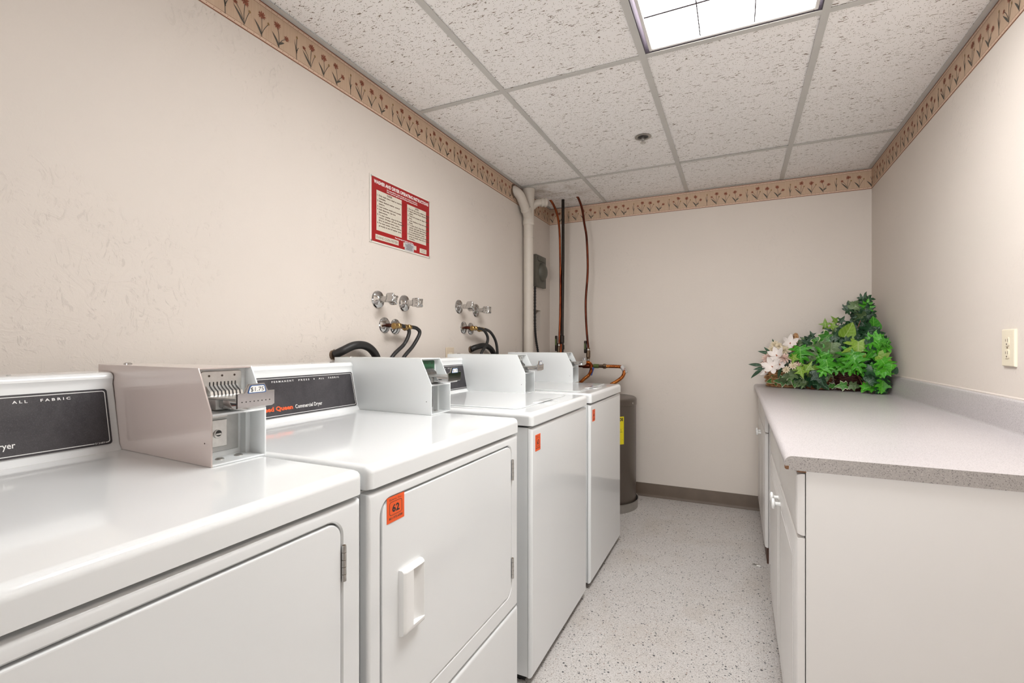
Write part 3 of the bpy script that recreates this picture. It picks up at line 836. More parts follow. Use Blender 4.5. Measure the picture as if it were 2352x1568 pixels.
def cabinet(y0, y1, label, n, side=True):
    t = thing('base_cabinet', label, 'cabinet', (0, 0, 0), 'white base cabinets under the worktop')
    b = MB(); b.box((FX + .021, y0, .0), (XR - .003, y0 + .016, CZ - .036)); b.build('side_panel', 'cabside', t, smooth=0)
    b = MB(); b.box((FX + .021, y1 - .016, .0), (XR - .003, y1, CZ - .036)); b.build('side_panel', 'cabside', t, smooth=0)
    b = MB(); b.box((FX + .0215, y0 + .016, .082), (FX + .040, y1 - .016, CZ - .036)); b.build('face_frame', 'cabside', t, smooth=0)
    b = MB(); b.box((FX + .012, y0 + .003, 0), (FX + .0208, y1 - .003, .080)); b.build('toe_kick', 'toe', t, smooth=0)
    w = (y1 - y0) / n
    for k in range(n):
        a, c = y0 + k * w + .003, y0 + (k + 1) * w - .003
        raised_front('drawer_front', a, c, .689, .838, t, False)
        d = raised_front('door', a, c, .083, .683, t)
        knob((c - .035) if k == 0 else (a + .035), .622, d)
    return t
cabinet(1.346, 2.372, 'near white base cabinet whose plain end panel faces the camera', 2)
cabinet(2.860, 3.745, 'far white base cabinet against the back wall below the flower basket', 2)

# ------------------------------------------------------------------ wall sign
t = thing('instruction_sign', 'red washer and dryer operating instructions sign on the left wall', 'sign', (XL, 1.592, 1.590))
SW, SH = .441, .292
b = MB(); b.box((.0005, 0, 0), (.004, SW, SH), .001, 1); b.build('sign_board', 'sign_white', t, smooth=0)
b = MB(); b.use('sign_red'); b.box((.004, .010, .007), (.0045, SW - .008, SH - .007))
b.build('red_field', parent=t, smooth=0)
def quad(b, y0, z0, y1, z1, x): b.face([(x, y0, z0), (x, y1, z0), (x, y1, z1), (x, y0, z1)])
LPn = (.040, .058, .212, .232); RPn = (.253, .058, .405, .226)
for q in (LPn, RPn):
    b = MB(); b.box((.0045, q[0], q[1]), (.0049, q[2], q[3])); b.build('text_panel', 'sign_cream', t, smooth=0)
b = MB(); b.box((.0045, .034, .018), (.0049, .190, .040)); b.build('name_plate', 'sign_cream', t, smooth=0)
b = MB(); b.box((.0045, .352, .014), (.0049, .408, .036)); b.build('name_plate', 'sign_cream', t, smooth=0)
b = MB(); b.box((.0045, .225, .020), (.0047, .325, .040)); b.build('name_plate', 'sign_cream', t, smooth=0)
b = MB(); b.box((.0047, .234, .006), (.0053, .304, .044)); o = b.build('overlay_sticker', 'sticker_grey', t, smooth=0); o['label'] = 'silver sticker over the plate'
b = MB(); D = .0051
b.use('print_white')
b.text('WASHER AND DRYER OPERATING INSTRUCTIONS', (.0048, .024, .259), Y_, Z_, width=.400, height=.0145, bold=.028)
b.text('Not responsible for clothes damage due to misuse of machinery.', (.0048, SW / 2, .247), Y_, Z_, width=.225, height=.0056, bold=.02, align='CENTER')
b.text('Refer to garment tags for special washing and drying instructions.', (.0048, SW / 2, .2385), Y_, Z_, width=.225, height=.0056, bold=.02, align='CENTER')
b.text('Please help keep our laundry room clean.', (.0048, .165, .046), Y_, Z_, width=.135, height=.0055, bold=.02)
b.use('print_brown')
FIT = 1.2
def para(lines, y, ztop, w, step, head):
    yc = (y[0] + y[1]) / 2
    b.text(head, (D, yc, ztop), Y_, Z_, height=.0062, bold=.03, align='CENTER')
    quad(b, yc - .017, ztop - .0022, yc + .017, ztop - .0012, D)
    z = ztop - step * 1.15
    for ln in lines:
        ind = 0 if ln[0].isdigit() else .011
        b.text(ln, (D, y[0] + .004 + ind, z), Y_, Z_, height=.0068, bold=.03, stretch=FIT)
        z -= step
para(['1. Only wash items rated as machine', 'washable.', '2. Select desired washer control', 'settings.', '3. Load clothes evenly and loosely.', '4. Add detergent. See box', 'instructions.', '5. To start washer, close lid & insert', 'coin(s). (Washer will stop whenever', 'lid is re-opened during cycle.)', '6. For best results, remove clothes', 'promptly at end of washer cycle.'], (LPn[0], LPn[2]), .222, .16, .0119, 'WASHER:')
para(['1. Do not dry wool, rubber or plastic.', '2. Select desired dryer temperature', 'setting.', '3. Clean lint screen for faster drying', 'time.', '4. Load clothes so they can tumble', 'freely.', '5. To start dryer, close door, insert', 'coin(s), and push start button.', '(Dryer will stop whenever door', 'is re-opened during cycle.)', '6. Remove delicates and permanent', 'press promptly when dry to avoid', 'wrinkling.'], (RPn[0], RPn[2]), .2165, .145, .0108, 'DRYER:')
b.text('EVANS COIN METER', (D, .112, .0235), Y_, Z_, width=.142, height=.0105, bold=.0, align='CENTER')
for k in range(2): quad(b, .362, .021 + k * .008, .398, .0225 + k * .008, D)
b.use('print_black')
for k, w in enumerate((.05, .044, .05, .06, .03)): quad(b, .269 - w / 2, .012 + k * .006, .269 + w / 2, .0142 + k * .006, .0055)
b.build('lettering', parent=t, smooth=0)
for y, z in ((.008, .008), (SW - .008, .008), (.008, SH - .008), (SW - .008, SH - .008)):
    b = MB(); b.lathe([(.005, 0), (.0045, .0015), (0, .0025)], (.004, y, z), (1, 0, 0), 12); b.build('screw', 'steel', t)

# ------------------------------------------------------------------ taps and hoses on the left wall
def tap(y, z, label, rot):
    t = thing('wall_tap', label, 'tap', (XL, y, z), 'chrome wall taps over the machines')
    b = MB(); b.lathe([(.039, 0), (.039, .003), (.036, .008), (.026, .013), (.015, .016), (.013, .018)], (0, 0, 0), (1, 0, 0), 28); b.build('escutcheon', 'chrome', t, 30)
    b = MB(); b.lathe([(.012, .014), (.012, .034), (.0135, .036), (.0135, .058), (.011, .060)], (0, 0, 0), (1, 0, 0), 20); b.build('stem', 'chrome', t, 30)
    b = MB(); n = 40; rings = []
    for x, sc in ((.056, .72), (.060, .95), (.066, 1), (.090, 1), (.095, .9), (.097, .62)):
        ring = []
        for k in range(n):
            a = 2 * PI * k / n; r = .0165 + .0115 * max(0, math.cos(4 * (a - rot))) ** 1.3
            ring.append(b.bm.verts.new((x, r * sc * math.cos(a), r * sc * math.sin(a))))
        rings.append(ring)
    for A, B in zip(rings, rings[1:]):
        for k in range(n): b.bm.faces.new([A[k], A[(k + 1) % n], B[(k + 1) % n], B[k]])
    b.bm.faces.new(rings[0][::-1]); b.bm.faces.new(rings[-1]); bmesh.ops.recalc_face_normals(b.bm, faces=b.bm.faces)
    h = b.build('handle', 'chrome', t, 50)
    b = MB(); b.lathe([(.011, 0), (.0105, .003), (.007, .005), (0, .0055)], (.0965, 0, 0), (1, 0, 0), 18); b.build('index_cap', 'steel', h)
tap(1.645, 1.348, 'chrome tap below the red sign, first from the left', .5)
tap(1.828, 1.346, 'chrome tap below the red sign, second from the left', .75)
tap(2.316, 1.366, 'chrome tap right of the sign, third from the left', .35)
tap(2.510, 1.358, 'chrome tap right of the sign, fourth from the left', .78)

def supply(y, z, pts, label, r=.0085):
    t = thing('supply_hose', label, 'hose', (XL, y, z), 'black washer supply hoses')
    b = MB(); b.lathe([(.036, 0), (.034, .004), (.025, .009), (.016, .010), (.010, .012)], (0, 0, 0), (1, 0, 0), 26); b.build('escutcheon', 'chrome', t, 30)
    L = lambda p: (p[0] - XL, p[1] - y, p[2] - z)
    P = bez([L(p) for p in pts], 8)
    d = (P[1] - P[0]).normalized()
    b = MB(); b.tube([(0, 0, 0), (.03, 0, 0), P[0] - d * .012], .0085, 12); b.build('copper_stub', 'copper_dark', t)
    b = MB(); b.lathe([(.0125, -.020), (.0145, -.018), (.0145, -.006), (.0125, -.004), (.0115, .006), (.013, .008), (.0125, .022), (.0095, .024)], P[0], d, 8); b.build('brass_coupling', 'brass', t, 25)
    b = MB(); b.tube([P[0] + d * .018] + [p for p in P[3:]], r, 12); b.build('hose', 'black', t, 60)
supply(1.690, 1.238, [(-1.352, 1.690, 1.234), (-1.350, 1.725, 1.236), (-1.350, 1.768, 1.224), (-1.350, 1.775, 1.200), (-1.352, 1.742, 1.153), (-1.352, 1.66, 1.098), (-1.352, 1.575, .99), (-1.352, 1.56, .90)], 'black supply hose from the leftmost wall escutcheon, behind the 62 coin box')
supply(1.764, 1.234, [(-1.352, 1.764, 1.230), (-1.350, 1.800, 1.232), (-1.350, 1.838, 1.226), (-1.350, 1.856, 1.204), (-1.352, 1.808, 1.146), (-1.352, 1.735, 1.090), (-1.352, 1.65, .99), (-1.352, 1.63, .90)], 'black supply hose from the second wall escutcheon, right of the first')
supply(2.370, 1.250, [(-1.352, 2.372, 1.246), (-1.345, 2.412, 1.246), (-1.342, 2.475, 1.236), (-1.342, 2.520, 1.195), (-1.344, 2.505, 1.150), (-1.346, 2.445, 1.098), (-1.35, 2.40, .98), (-1.35, 2.39, .90)], 'black supply hose from the third wall escutcheon, bending left at the bottom')
supply(2.449, 1.246, [(-1.352, 2.452, 1.242), (-1.345, 2.50, 1.242), (-1.345, 2.565, 1.226), (-1.345, 2.625, 1.18), (-1.345, 2.650, 1.12), (-1.347, 2.655, 1.03), (-1.35, 2.65, .90)], 'black supply hose from the fourth wall escutcheon, falling farthest right')
def drain(pts, r, label, name='drain_hose'):
    t = thing(name, label, 'hose', pts[0], 'black drain hoses in the wall')
    L = [Vector(p) - Vector(pts[0]) for p in pts]
    b = MB(); b.tube(bez(L, 8), r, 16); b.build('hose', 'black', t, 60)
    b = MB(); d = Vector((1, 0, 0)); rnd = random.Random(3); n = 14
    ring0 = [(0, (r + .008 * rnd.uniform(.1, .9)) * math.cos(2 * PI * k / n), (r + .008 * rnd.uniform(.1, .9)) * math.sin(2 * PI * k / n)) for k in range(n)]
    off = XL - pts[0][0] + .0005
    V = [b.bm.verts.new((off, y, z)) for _, y, z in ring0]; V2 = [b.bm.verts.new((off + .004, y * .86, z * .86)) for _, y, z in ring0]
    for k in range(n): b.bm.faces.new([V[k], V[(k + 1) % n], V2[(k + 1) % n], V2[k]])
    b.bm.faces.new(V2); bmesh.ops.recalc_face_normals(b.bm, faces=b.bm.faces)
    b.build('ragged_hole', 'plaster', t, 0)
drain([(-1.412, 1.392, 1.112), (-1.385, 1.408, 1.128), (-1.372, 1.452, 1.147), (-1.370, 1.505, 1.149), (-1.370, 1.550, 1.132), (-1.370, 1.585, 1.094), (-1.368, 1.60, 1.03), (-1.366, 1.60, .92)], .0165, 'fat black drain hose arching out of the wall behind the second coin box')
drain([(-1.412, 2.445, 1.125), (-1.395, 2.465, 1.137), (-1.380, 2.54, 1.148), (-1.378, 2.61, 1.135), (-1.378, 2.665, 1.098), (-1.378, 2.70, 1.03), (-1.376, 2.71, .92)], .0165, 'fat black drain hose behind the third coin box')
# small outlet plate and the plaster patch behind the hose
t = thing('wall_plate', 'small beige wall plate just above the third coin box', 'wall plate', (XL, 2.18, 1.02))
b = MB(); b.box((0, 0, 0), (.007, .078, .118), .003, 2); b.build('plate', 'beige', t, 30)
b = MB(); b.box((.007, .022, .03), (.009, .056, .09), .001, 1); b.build('outlet_face', 'ivory', t, 30)
b = MB(); b.box((XL, 1.40, 1.03), (XL + .0015, 1.662, 1.139), .001, 1); pt = b.build('plaster_patch', 'wall', wl, 0)

# recessed box in the left wall, and the flexible conduit
t = thing('recessed_box', 'recessed beige box in the wall below the grey receptacle', 'wall box', (XL, hy0, hz0))
b = MB(); dy, dz = hy1 - hy0, hz1 - hz0
for a, c in (((-.07, 0, 0), (-.067, dy, dz)), ((-.07, 0, 0), (.0015, .003, dz)), ((-.07, dy - .003, 0), (.0015, dy, dz)), ((-.07, 0, 0), (.0015, dy, .003)), ((-.07, 0, dz - .003), (.0015, dy, dz))): b.box(a, c)
b.build('box_liner', 'wall', t, smooth=0)
b = MB(); b.tube(bez([(-.06, .06, .164), (-.045, .062, .12), (-.04, .05, .08), (-.055, .02, .06)], 6), .008, 8); b.build('hose_stub', 'black', t, 60)
t = thing('dryer_receptacle', 'grey metal receptacle with domed cover on the left wall by the drain stack', 'receptacle', (XL, 3.40, 1.603))
b = MB(); b.box((0, 0, 0), (.028, .205, .245), .004, 2); b.build('box', 'greybox', t, 30)
b = MB(); b.lathe([(.072, 0), (.070, .008), (.060, .020), (.040, .032), (.015, .038), (0, .039)], (.028, .118, .120), (1, 0, 0), 28)
b.box((.028, .03, .200), (.034, .18, .232), .003, 2); b.build('cover', 'greybox', t, 30)
t = thing('flexible_conduit', 'black flexible conduit beside the foot of the drain stack', 'conduit', (XL, 3.39, 1.60))
b = MB(); P = bez([(.016, .010, .0), (.020, .0, -.14), (.022, -.004, -.30), (.024, .010, -.40), (.030, .035, -.50), (.034, .05, -.60), (.036, .05, -.72)], 20)
b.tube(P, lambda u: .0085 + .0016 * math.sin(u * 520), 10); b.build('conduit', 'black', t, 60)

# ------------------------------------------------------------------ drain stack with two branches
PX, PY = -1.372, 3.205
t = thing('drain_stack', 'cream painted drain stack with branch fittings in the far left corner', 'pipe', (PX, PY, 0))
R = .036
b = MB(); b.tube([(0, 0, 0), (0, 0, 1.5), (0, 0, 2.04)], R, 24); b.build('pipe', 'pipe', t, 60)
b = MB(); b.lathe([(.0375, 0), (.0385, .002), (.0385, .004), (.037, .006)], (0, 0, 1.925), (0, 0, 1), 24); b.build('joint_ring', 'pipe', t, 30)
b = MB(); b.lathe([(.036, 0), (.0405, .004), (.042, .01), (.042, .030), (.040, .036), (.040, .16), (.043, .168), (.043, .20), (.044, .208), (.0455, .22), (.0455, .262), (.044, .2625)], (0, 0, 2.018), (0, 0, 1), 26); b.build('fitting', 'pipe', t, 35)
b = MB(); b.tube(bez([(0, .0, 2.07), (.004, -.045, 2.105), (.0, -.100, 2.160), (-.010, -.132, 2.200), (-.034, -.150, 2.226), (-.058, -.156, 2.236)], 8), .033, 20)
b.lathe([(.036, -.01), (.038, -.006), (.038, .006), (.036, .010)], (.004, -.058, 2.118), (0, -.7, .7), 20); b.build('branch', 'pipe', t, 40)
b = MB(); b.tube(bez([(.0, .0, 2.12), (.018, .020, 2.155), (.040, .050, 2.185), (.068, .072, 2.195), (.098, .094, 2.197)], 8), .026, 18)
dv = Vector((.030, .022, .002)).normalized(); o = Vector((.068, .072, 2.195))
b.lathe([(.029, 0), (.031, .003), (.031, .016), (.028, .018), (.028, .024), (.033, .026), (.033, .042), (.029, .046), (.022, .047)], o, dv, 20); b.build('cleanout_branch', 'pipe', t, 40)
b = MB(); b.lathe([(.0, .0), (.015, .0), (.018, .02), (.0, .024)], (-.0, .036, 2.055), (.3, 1, 0), 14); b.build('boss', 'pipe', t, 40)
# broken plaster where the branch enters the wall: a ragged patch on the border
b = MB(); rnd = random.Random(9); n = 18
c0 = Vector((XL + .0026, 3.046, 2.226)); pts = [(c0.y + (.044 + rnd.uniform(-.010, .012)) * math.cos(2 * PI * k / n), c0.z + (.050 + rnd.uniform(-.012, .014)) * math.sin(2 * PI * k / n)) for k in range(n)]
V = [b.bm.verts.new((XL + .0024, y, min(z, 2.277))) for y, z in pts]; V2 = [b.bm.verts.new((XL + .006, c0.y + (y - c0.y) * .8, min(c0.z + (z - c0.z) * .8, 2.272))) for y, z in pts]
for k in range(n): b.bm.faces.new([V[k], V[(k + 1) % n], V2[(k + 1) % n], V2[k]])
b.bm.faces.new(V2); bmesh.ops.recalc_face_normals(b.bm, faces=b.bm.faces); b.build('torn_plaster', 'plaster', wl, 0)

# ------------------------------------------------------------------ water pipes over the heater
def valve(b, c, axis=(0, 0, 1)):
    c = Vector(c)
    b.use('bronze'); b.lathe([(.009, -.05), (.013, -.046), (.013, -.030), (.016, -.026), (.016, .020), (.013, .026), (.013, .044), (.009, .048)], c, axis, 10)
    b.use('steel'); b.lathe([(.0145, .028), (.0145, .035)], c, axis, 14); b.lathe([(.0145, -.050), (.0145, -.042)], c, axis, 14)
t = thing('copper_pipe', 'copper pipe bending down from the ceiling, left of the black pipe', 'pipe', (-1.255, 3.55, 1.06), 'pipes hanging from the ceiling in the corner')
Lc = lambda p: (p[0] + 1.255, p[1] - 3.55, p[2] - 1.06)
b = MB(); b.tube(bez([Lc(p) for p in ((-1.330, 3.53, 2.290), (-1.305, 3.54, 2.25), (-1.276, 3.55, 2.17), (-1.258, 3.55, 2.05), (-1.252, 3.55, 1.85), (-1.25, 3.55, 1.6), (-1.252, 3.55, 1.4), (-1.258, 3.55, 1.22), (-1.262, 3.55, 1.08), (-1.262, 3.55, .95))], 6), .0085, 12); b.build('pipe', 'copper', t, 60)
b = MB(); valve(b, Lc((-1.261, 3.55, 1.12))); b.build('valve', parent=t, smooth=30)
b = MB(); b.box(Lc((-1.290, 3.53, 1.105)), Lc((-1.272, 3.552, 1.225)), .006, 2); b.build('valve_lever', 'iron', t, 30)
b = MB(); b.box(Lc((-1.286, 3.528, 1.15)), Lc((-1.276, 3.531, 1.20)), .002, 1); b.build('lever_sleeve', 'greenvalve', t, 30)
t = thing('iron_pipe', 'straight black pipe hanging from the ceiling between two copper pipes', 'pipe', (-1.232, 3.56, 1.0), 'pipes hanging from the ceiling in the corner')
b = MB(); b.tube([(.0, 0, 1.285), (.0, 0, .8), (-.006, 0, .35), (-.008, 0, -.02)], .0118, 12); b.build('pipe', 'iron', t, 60)
b = MB(); b.lathe([(.012, 0), (.019, .004), (.019, .036), (.014, .040), (.014, .052), (.018, .056), (.018, .11), (.012, .114)], (-.008, 0, .115), (0, 0, 1), 8); b.build('union', 'iron', t, 30)
b = MB(); b.tube([(-.012, -.018, -.03), (-.012, -.018, .10), (-.010, -.016, .16)], .0085, 10); b.build('copper_tail', 'copper', t, 60)
t = thing('copper_pipe', 'wavy dark copper pipe dropping from the ceiling onto the manifold', 'pipe', (-1.035, 3.55, 1.0), 'pipes hanging from the ceiling in the corner')
Lc = lambda p: (p[0] + 1.035, p[1] - 3.55, p[2] - 1.0)
b = MB(); b.tube(bez([Lc(p) for p in ((-1.112, 3.54, 2.288), (-1.098, 3.545, 2.262), (-1.075, 3.55, 2.19), (-1.058, 3.55, 2.08), (-1.040, 3.55, 1.97), (-1.031, 3.55, 1.78), (-1.034, 3.55, 1.66), (-1.046, 3.55, 1.50), (-1.044, 3.55, 1.34), (-1.034, 3.55, 1.20), (-1.026, 3.55, 1.12), (-1.024, 3.55, .99))], 6), .0085, 12); b.build('pipe', 'copper_dark', t, 60)
b = MB(); valve(b, Lc((-1.027, 3.55, 1.085))); b.build('valve', parent=t, smooth=30)
b = MB(); b.box(Lc((-1.056, 3.53, 1.09)), Lc((-1.038, 3.552, 1.185)), .006, 2); b.build('valve_lever', 'iron', t, 30)
b = MB(); b.box(Lc((-1.052, 3.528, 1.12)), Lc((-1.042, 3.531, 1.165)), .002, 1); b.build('lever_sleeve', 'greenvalve', t, 30)
t = thing('water_manifold', 'horizontal pipe run with corrugated copper connectors above the brown heater', 'pipe', (-1.0, 3.55, .99))
Lc = lambda p: (p[0] + 1.0, p[1] - 3.55, p[2] - .99)
b = MB(); b.tube([Lc((-1.22, 3.55, .995)), Lc((-.985, 3.55, .993))], .0125, 12); b.lathe([(.016, 0), (.018, .004), (.018, .05), (.016, .054)], Lc((-1.07, 3.55, .993)), (1, 0, 0), 12); b.build('dark_pipe', 'copper_dark', t, 40)
b = MB(); b.use('greenvalve'); b.lathe([(.0145, 0), (.016, .002), (.016, .038), (.0145, .04)], Lc((-.985, 3.55, .993)), (1, 0, 0), 12)
b.use('bronze'); b.lathe([(.0125, .04), (.0135, .06), (.0135, .07), (.019, .075), (.019, .09), (.014, .096), (.0125, .10)], Lc((-.985, 3.55, .993)), (1, 0, 0), 8); b.build('fitting', parent=t, smooth=30)
def flexpipe(pts, name):
    b = MB(); P = bez([Lc(p) for p in pts], 26); n = len(P)
    b.tube(P, lambda u: .0125 + .0013 * math.sin(u * n * 1.5), 12); return b.build(name, 'flex', t, 60)
flexpipe([(-.885, 3.55, .993), (-.82, 3.55, .993), (-.772, 3.548, .988), (-.752, 3.54, .962), (-.762, 3.52, .920), (-.800, 3.50, .886), (-.838, 3.48, .860), (-.850, 3.47, .82), (-.850, 3.465, .775)], 'flexible_connector')
flexpipe([(-1.06, 3.55, 1.012), (-1.03, 3.545, 1.02), (-1.005, 3.54, 1.005), (-.998, 3.53, .965), (-1.012, 3.52, .928), (-1.05, 3.505, .893), (-1.072, 3.49, .862), (-1.066, 3.485, .82), (-1.05, 3.48, .775)], 'flexible_connector')
for c, d, m in (((-.758, 3.546, .972), (.5, -.1, -.8), 'greytag'), ((-1.000, 3.535, .955), (-.25, -.2, -.9), 'bluetag')):
    b = MB(); b.lathe([(.0155, -.030), (.0158, -.028), (.0158, .028), (.0155, .030)], Lc(c), d, 14); o = b.build('wrapped_tag', m, t, 30); o['label'] = 'printed tag wrapped round the connector'

# ------------------------------------------------------------------ water heater and its pan
HX, HY = -.896, 3.462
t = thing('water_heater', 'squat dark brown water heater behind the last washer', 'water heater', (HX, HY, .008))
b = MB(); b.lathe([(.232, 0), (.238, .008), (.240, .02), (.240, .720)], (0, 0, 0), (0, 0, 1), 64, False)
b.lathe([(.232, 0), (.0, 0.0)], (0, 0, 0), (0, 0, 1), 64, False); b.build('tank', 'heater', t, 40)
b = MB(); b.lathe([(.2405, .718), (.2435, .720), (.2435, .756), (.240, .766), (.230, .772), (.12, .776), (0, .777)], (0, 0, 0), (0, 0, 1), 64, False); b.build('cap', 'heater', t, 40)
b = MB(); a0 = math.radians(-60); 
b.lathe([(.006, 0), (.006, .002), (0, .003)], (.2437 * math.cos(math.radians(-17)), .2437 * math.sin(math.radians(-17)), .738), (math.cos(math.radians(-17)), math.sin(math.radians(-17)), 0), 10); b.build('screw', 'steel', t)
for x, y in ((.046, .003), (-.154, .018)):
    b = MB(); b.lathe([(.014, 0), (.017, .003), (.017, .02), (.012, .024), (.012, .03)], (x, y, .772), (0, 0, 1), 8); b.build('nipple', 'brass', t, 30)
# yellow energy label, curved on the tank
b = MB(); r = .2408; n = 10; A0, A1 = math.radians(-75.5), math.radians(-38.3)
V = [[b.bm.verts.new((r * math.cos(A0 + (A1 - A0) * k / n), r * math.sin(A0 + (A1 - A0) * k / n), z)) for z in (.463, .653)] for k in range(n + 1)]
for k in range(n): b.bm.faces.new([V[k][0], V[k + 1][0], V[k + 1][1], V[k][1]])
lab = b.build('energy_label', 'yellow', t, 60); lab['label'] = 'yellow energy label'
b = MB(); b.use('print_black'); r = .2413
txt = 'ENERGYGUIDE'
b2 = MB(); b2.use('print_black'); b2.text(txt, (0, 0, 0), (1, 0, 0), (0, 1, 0), width=.145, height=.02, bold=.05)
def wrap(bm_src, zb, aoff):
    for v in bm_src.verts:
        a = A0 + aoff + v.co.x / r; z = zb + v.co.y; v.co = Vector((r * math.cos(a), r * math.sin(a), z))
wrap(b2.bm, .624, .02)
b2.build('label_print', parent=lab, smooth=0)
b2 = MB(); b2.use('print_black')
for zz in (.59, .545, .47):
    b2.face([(.008, zz - .5, 0), (.075, zz - .5, 0), (.075, zz - .4988, 0), (.008, zz - .4988, 0)]); b2.face([(.075, zz - .5, 0), (.142, zz - .5, 0), (.142, zz - .4988, 0), (.075, zz - .4988, 0)])
b2.text('GAS', (.118, .02, 0), (1, 0, 0), (0, 1, 0), height=.008); b2.text('L', (.126, .035, 0), (1, 0, 0), (0, 1, 0), height=.012)
wrap(b2.bm, .525, .02); b2.build('label_print', parent=lab, smooth=0)
t = thing('drain_pan', 'round grey drain pan under the brown water heater', 'pan', (HX, HY, 0))
b = MB(); b.lathe([(.252, 0), (.254, .055), (.257, .058), (.257, .061), (.253, .061), (.2505, .056), (.2485, .006), (0, .006)], (0, 0, 0), (0, 0, 1), 64, False); b.lathe([(.252, 0), (0, 0)], (0, 0, 0), (0, 0, 1), 64, False); b.build('pan', 'pan', t, 40)

# ------------------------------------------------------------------ small things
t = thing('fire_sprinkler', 'recessed chrome fire sprinkler head in the ceiling', 'sprinkler', (-.466, 2.67, ZC + .003))
b = MB(); b.lathe([(.030, 0), (.042, -.001), (.044, -.003), (.040, -.005), (.030, -.0045), (.027, .012)], (0, 0, 0), (0, 0, 1), 30, False); b.build('escutcheon', 'pan', t, 30)
b = MB(); b.lathe([(.0275, -.0005), (.0, -.0005)], (0, 0, 0), (0, 0, 1), 24, False); b.build('cup', 'print_black', t, 0)
b = MB(); b.lathe([(.007, 0), (.007, -.022), (.004, -.024), (.004, -.030), (.015, -.031), (.0155, -.034), (.006, -.035), (.004, -.039), (0, -.04)], (0, 0, -.0008), (0, 0, 1), 20)
for sx in (-1, 1): b.tube([(sx * .007, 0, -.004), (sx * .011, 0, -.016), (sx * .003, 0, -.030)], .0018, 6)
b.build('sprinkler_head', 'steel', t, 35)
t = thing('power_outlet', 'ivory duplex power outlet on the right wall above the worktop', 'outlet', (XR, 2.031, 1.141))
b = MB(); b.box((-.008, -.0395, -.0585), (0, .0395, .0585), .005, 2, edges=lambda m, e: m.x < -.007); b.build('plate', 'ivory', t, 30, True)
for z in (-.0195, .0195):
    b = MB(); pr = []
    for k in range(24):
        a = 2 * PI * k / 24; pr.append((max(-.0135, min(.0135, .0172 * math.cos(a))), z + max(-.0142, min(.0142, .0172 * math.sin(a)))))
    pr2 = [p for i, p in enumerate(pr) if i == 0 or (abs(p[0] - pr[i - 1][0]) + abs(p[1] - pr[i - 1][1])) > 1e-5]
    b.prism(pr2, -.0100, -.0078, 'x', .0005, 1); f = b.build('receptacle_face', 'ivory', t, 30)
    b = MB()
    b.box((-.0103, .0050, z + .000), (-.0099, .0066, z + .008)); b.box((-.0103, -.0068, z - .001), (-.0099, -.0052, z + .009)); b.lathe([(.0024, 0), (.0024, .0004)], (-.0100, 0, z - .008), (-1, 0, 0), 10)
    b.build('slots', 'slot', f, 0)
b = MB(); b.lathe([(.003, 0), (.0025, .001), (0, .0014)], (-.008, 0, 0), (-1, 0, 0), 12); b.build('screw', 'bronze', t)
t = thing('pull_tab', 'small shiny metal pull tab lying on the floor by the cabinets', 'litter', (.080, 2.818, 0))
b = MB(); n = 20
for k in range(n):
    a, a2 = 2 * PI * k / n, 2 * PI * (k + 1) / n
    b.face([(.014 * math.cos(a), .010 * math.sin(a), .001), (.014 * math.cos(a2), .010 * math.sin(a2), .001), (.008 * math.cos(a2), .0055 * math.sin(a2), .004), (.008 * math.cos(a), .0055 * math.sin(a), .004)])
    b.face([(.014 * math.cos(a2), .010 * math.sin(a2), .001), (.014 * math.cos(a), .010 * math.sin(a), .001), (.008 * math.cos(a), .0055 * math.sin(a), .0002), (.008 * math.cos(a2), .0055 * math.sin(a2), .0002)])
b.build('ring', 'steel', t, 60)
b = MB(); b.box((.009, -.008, .0005), (.028, .008, .003), .001, 1); b.build('tongue', 'steel', t, 30)

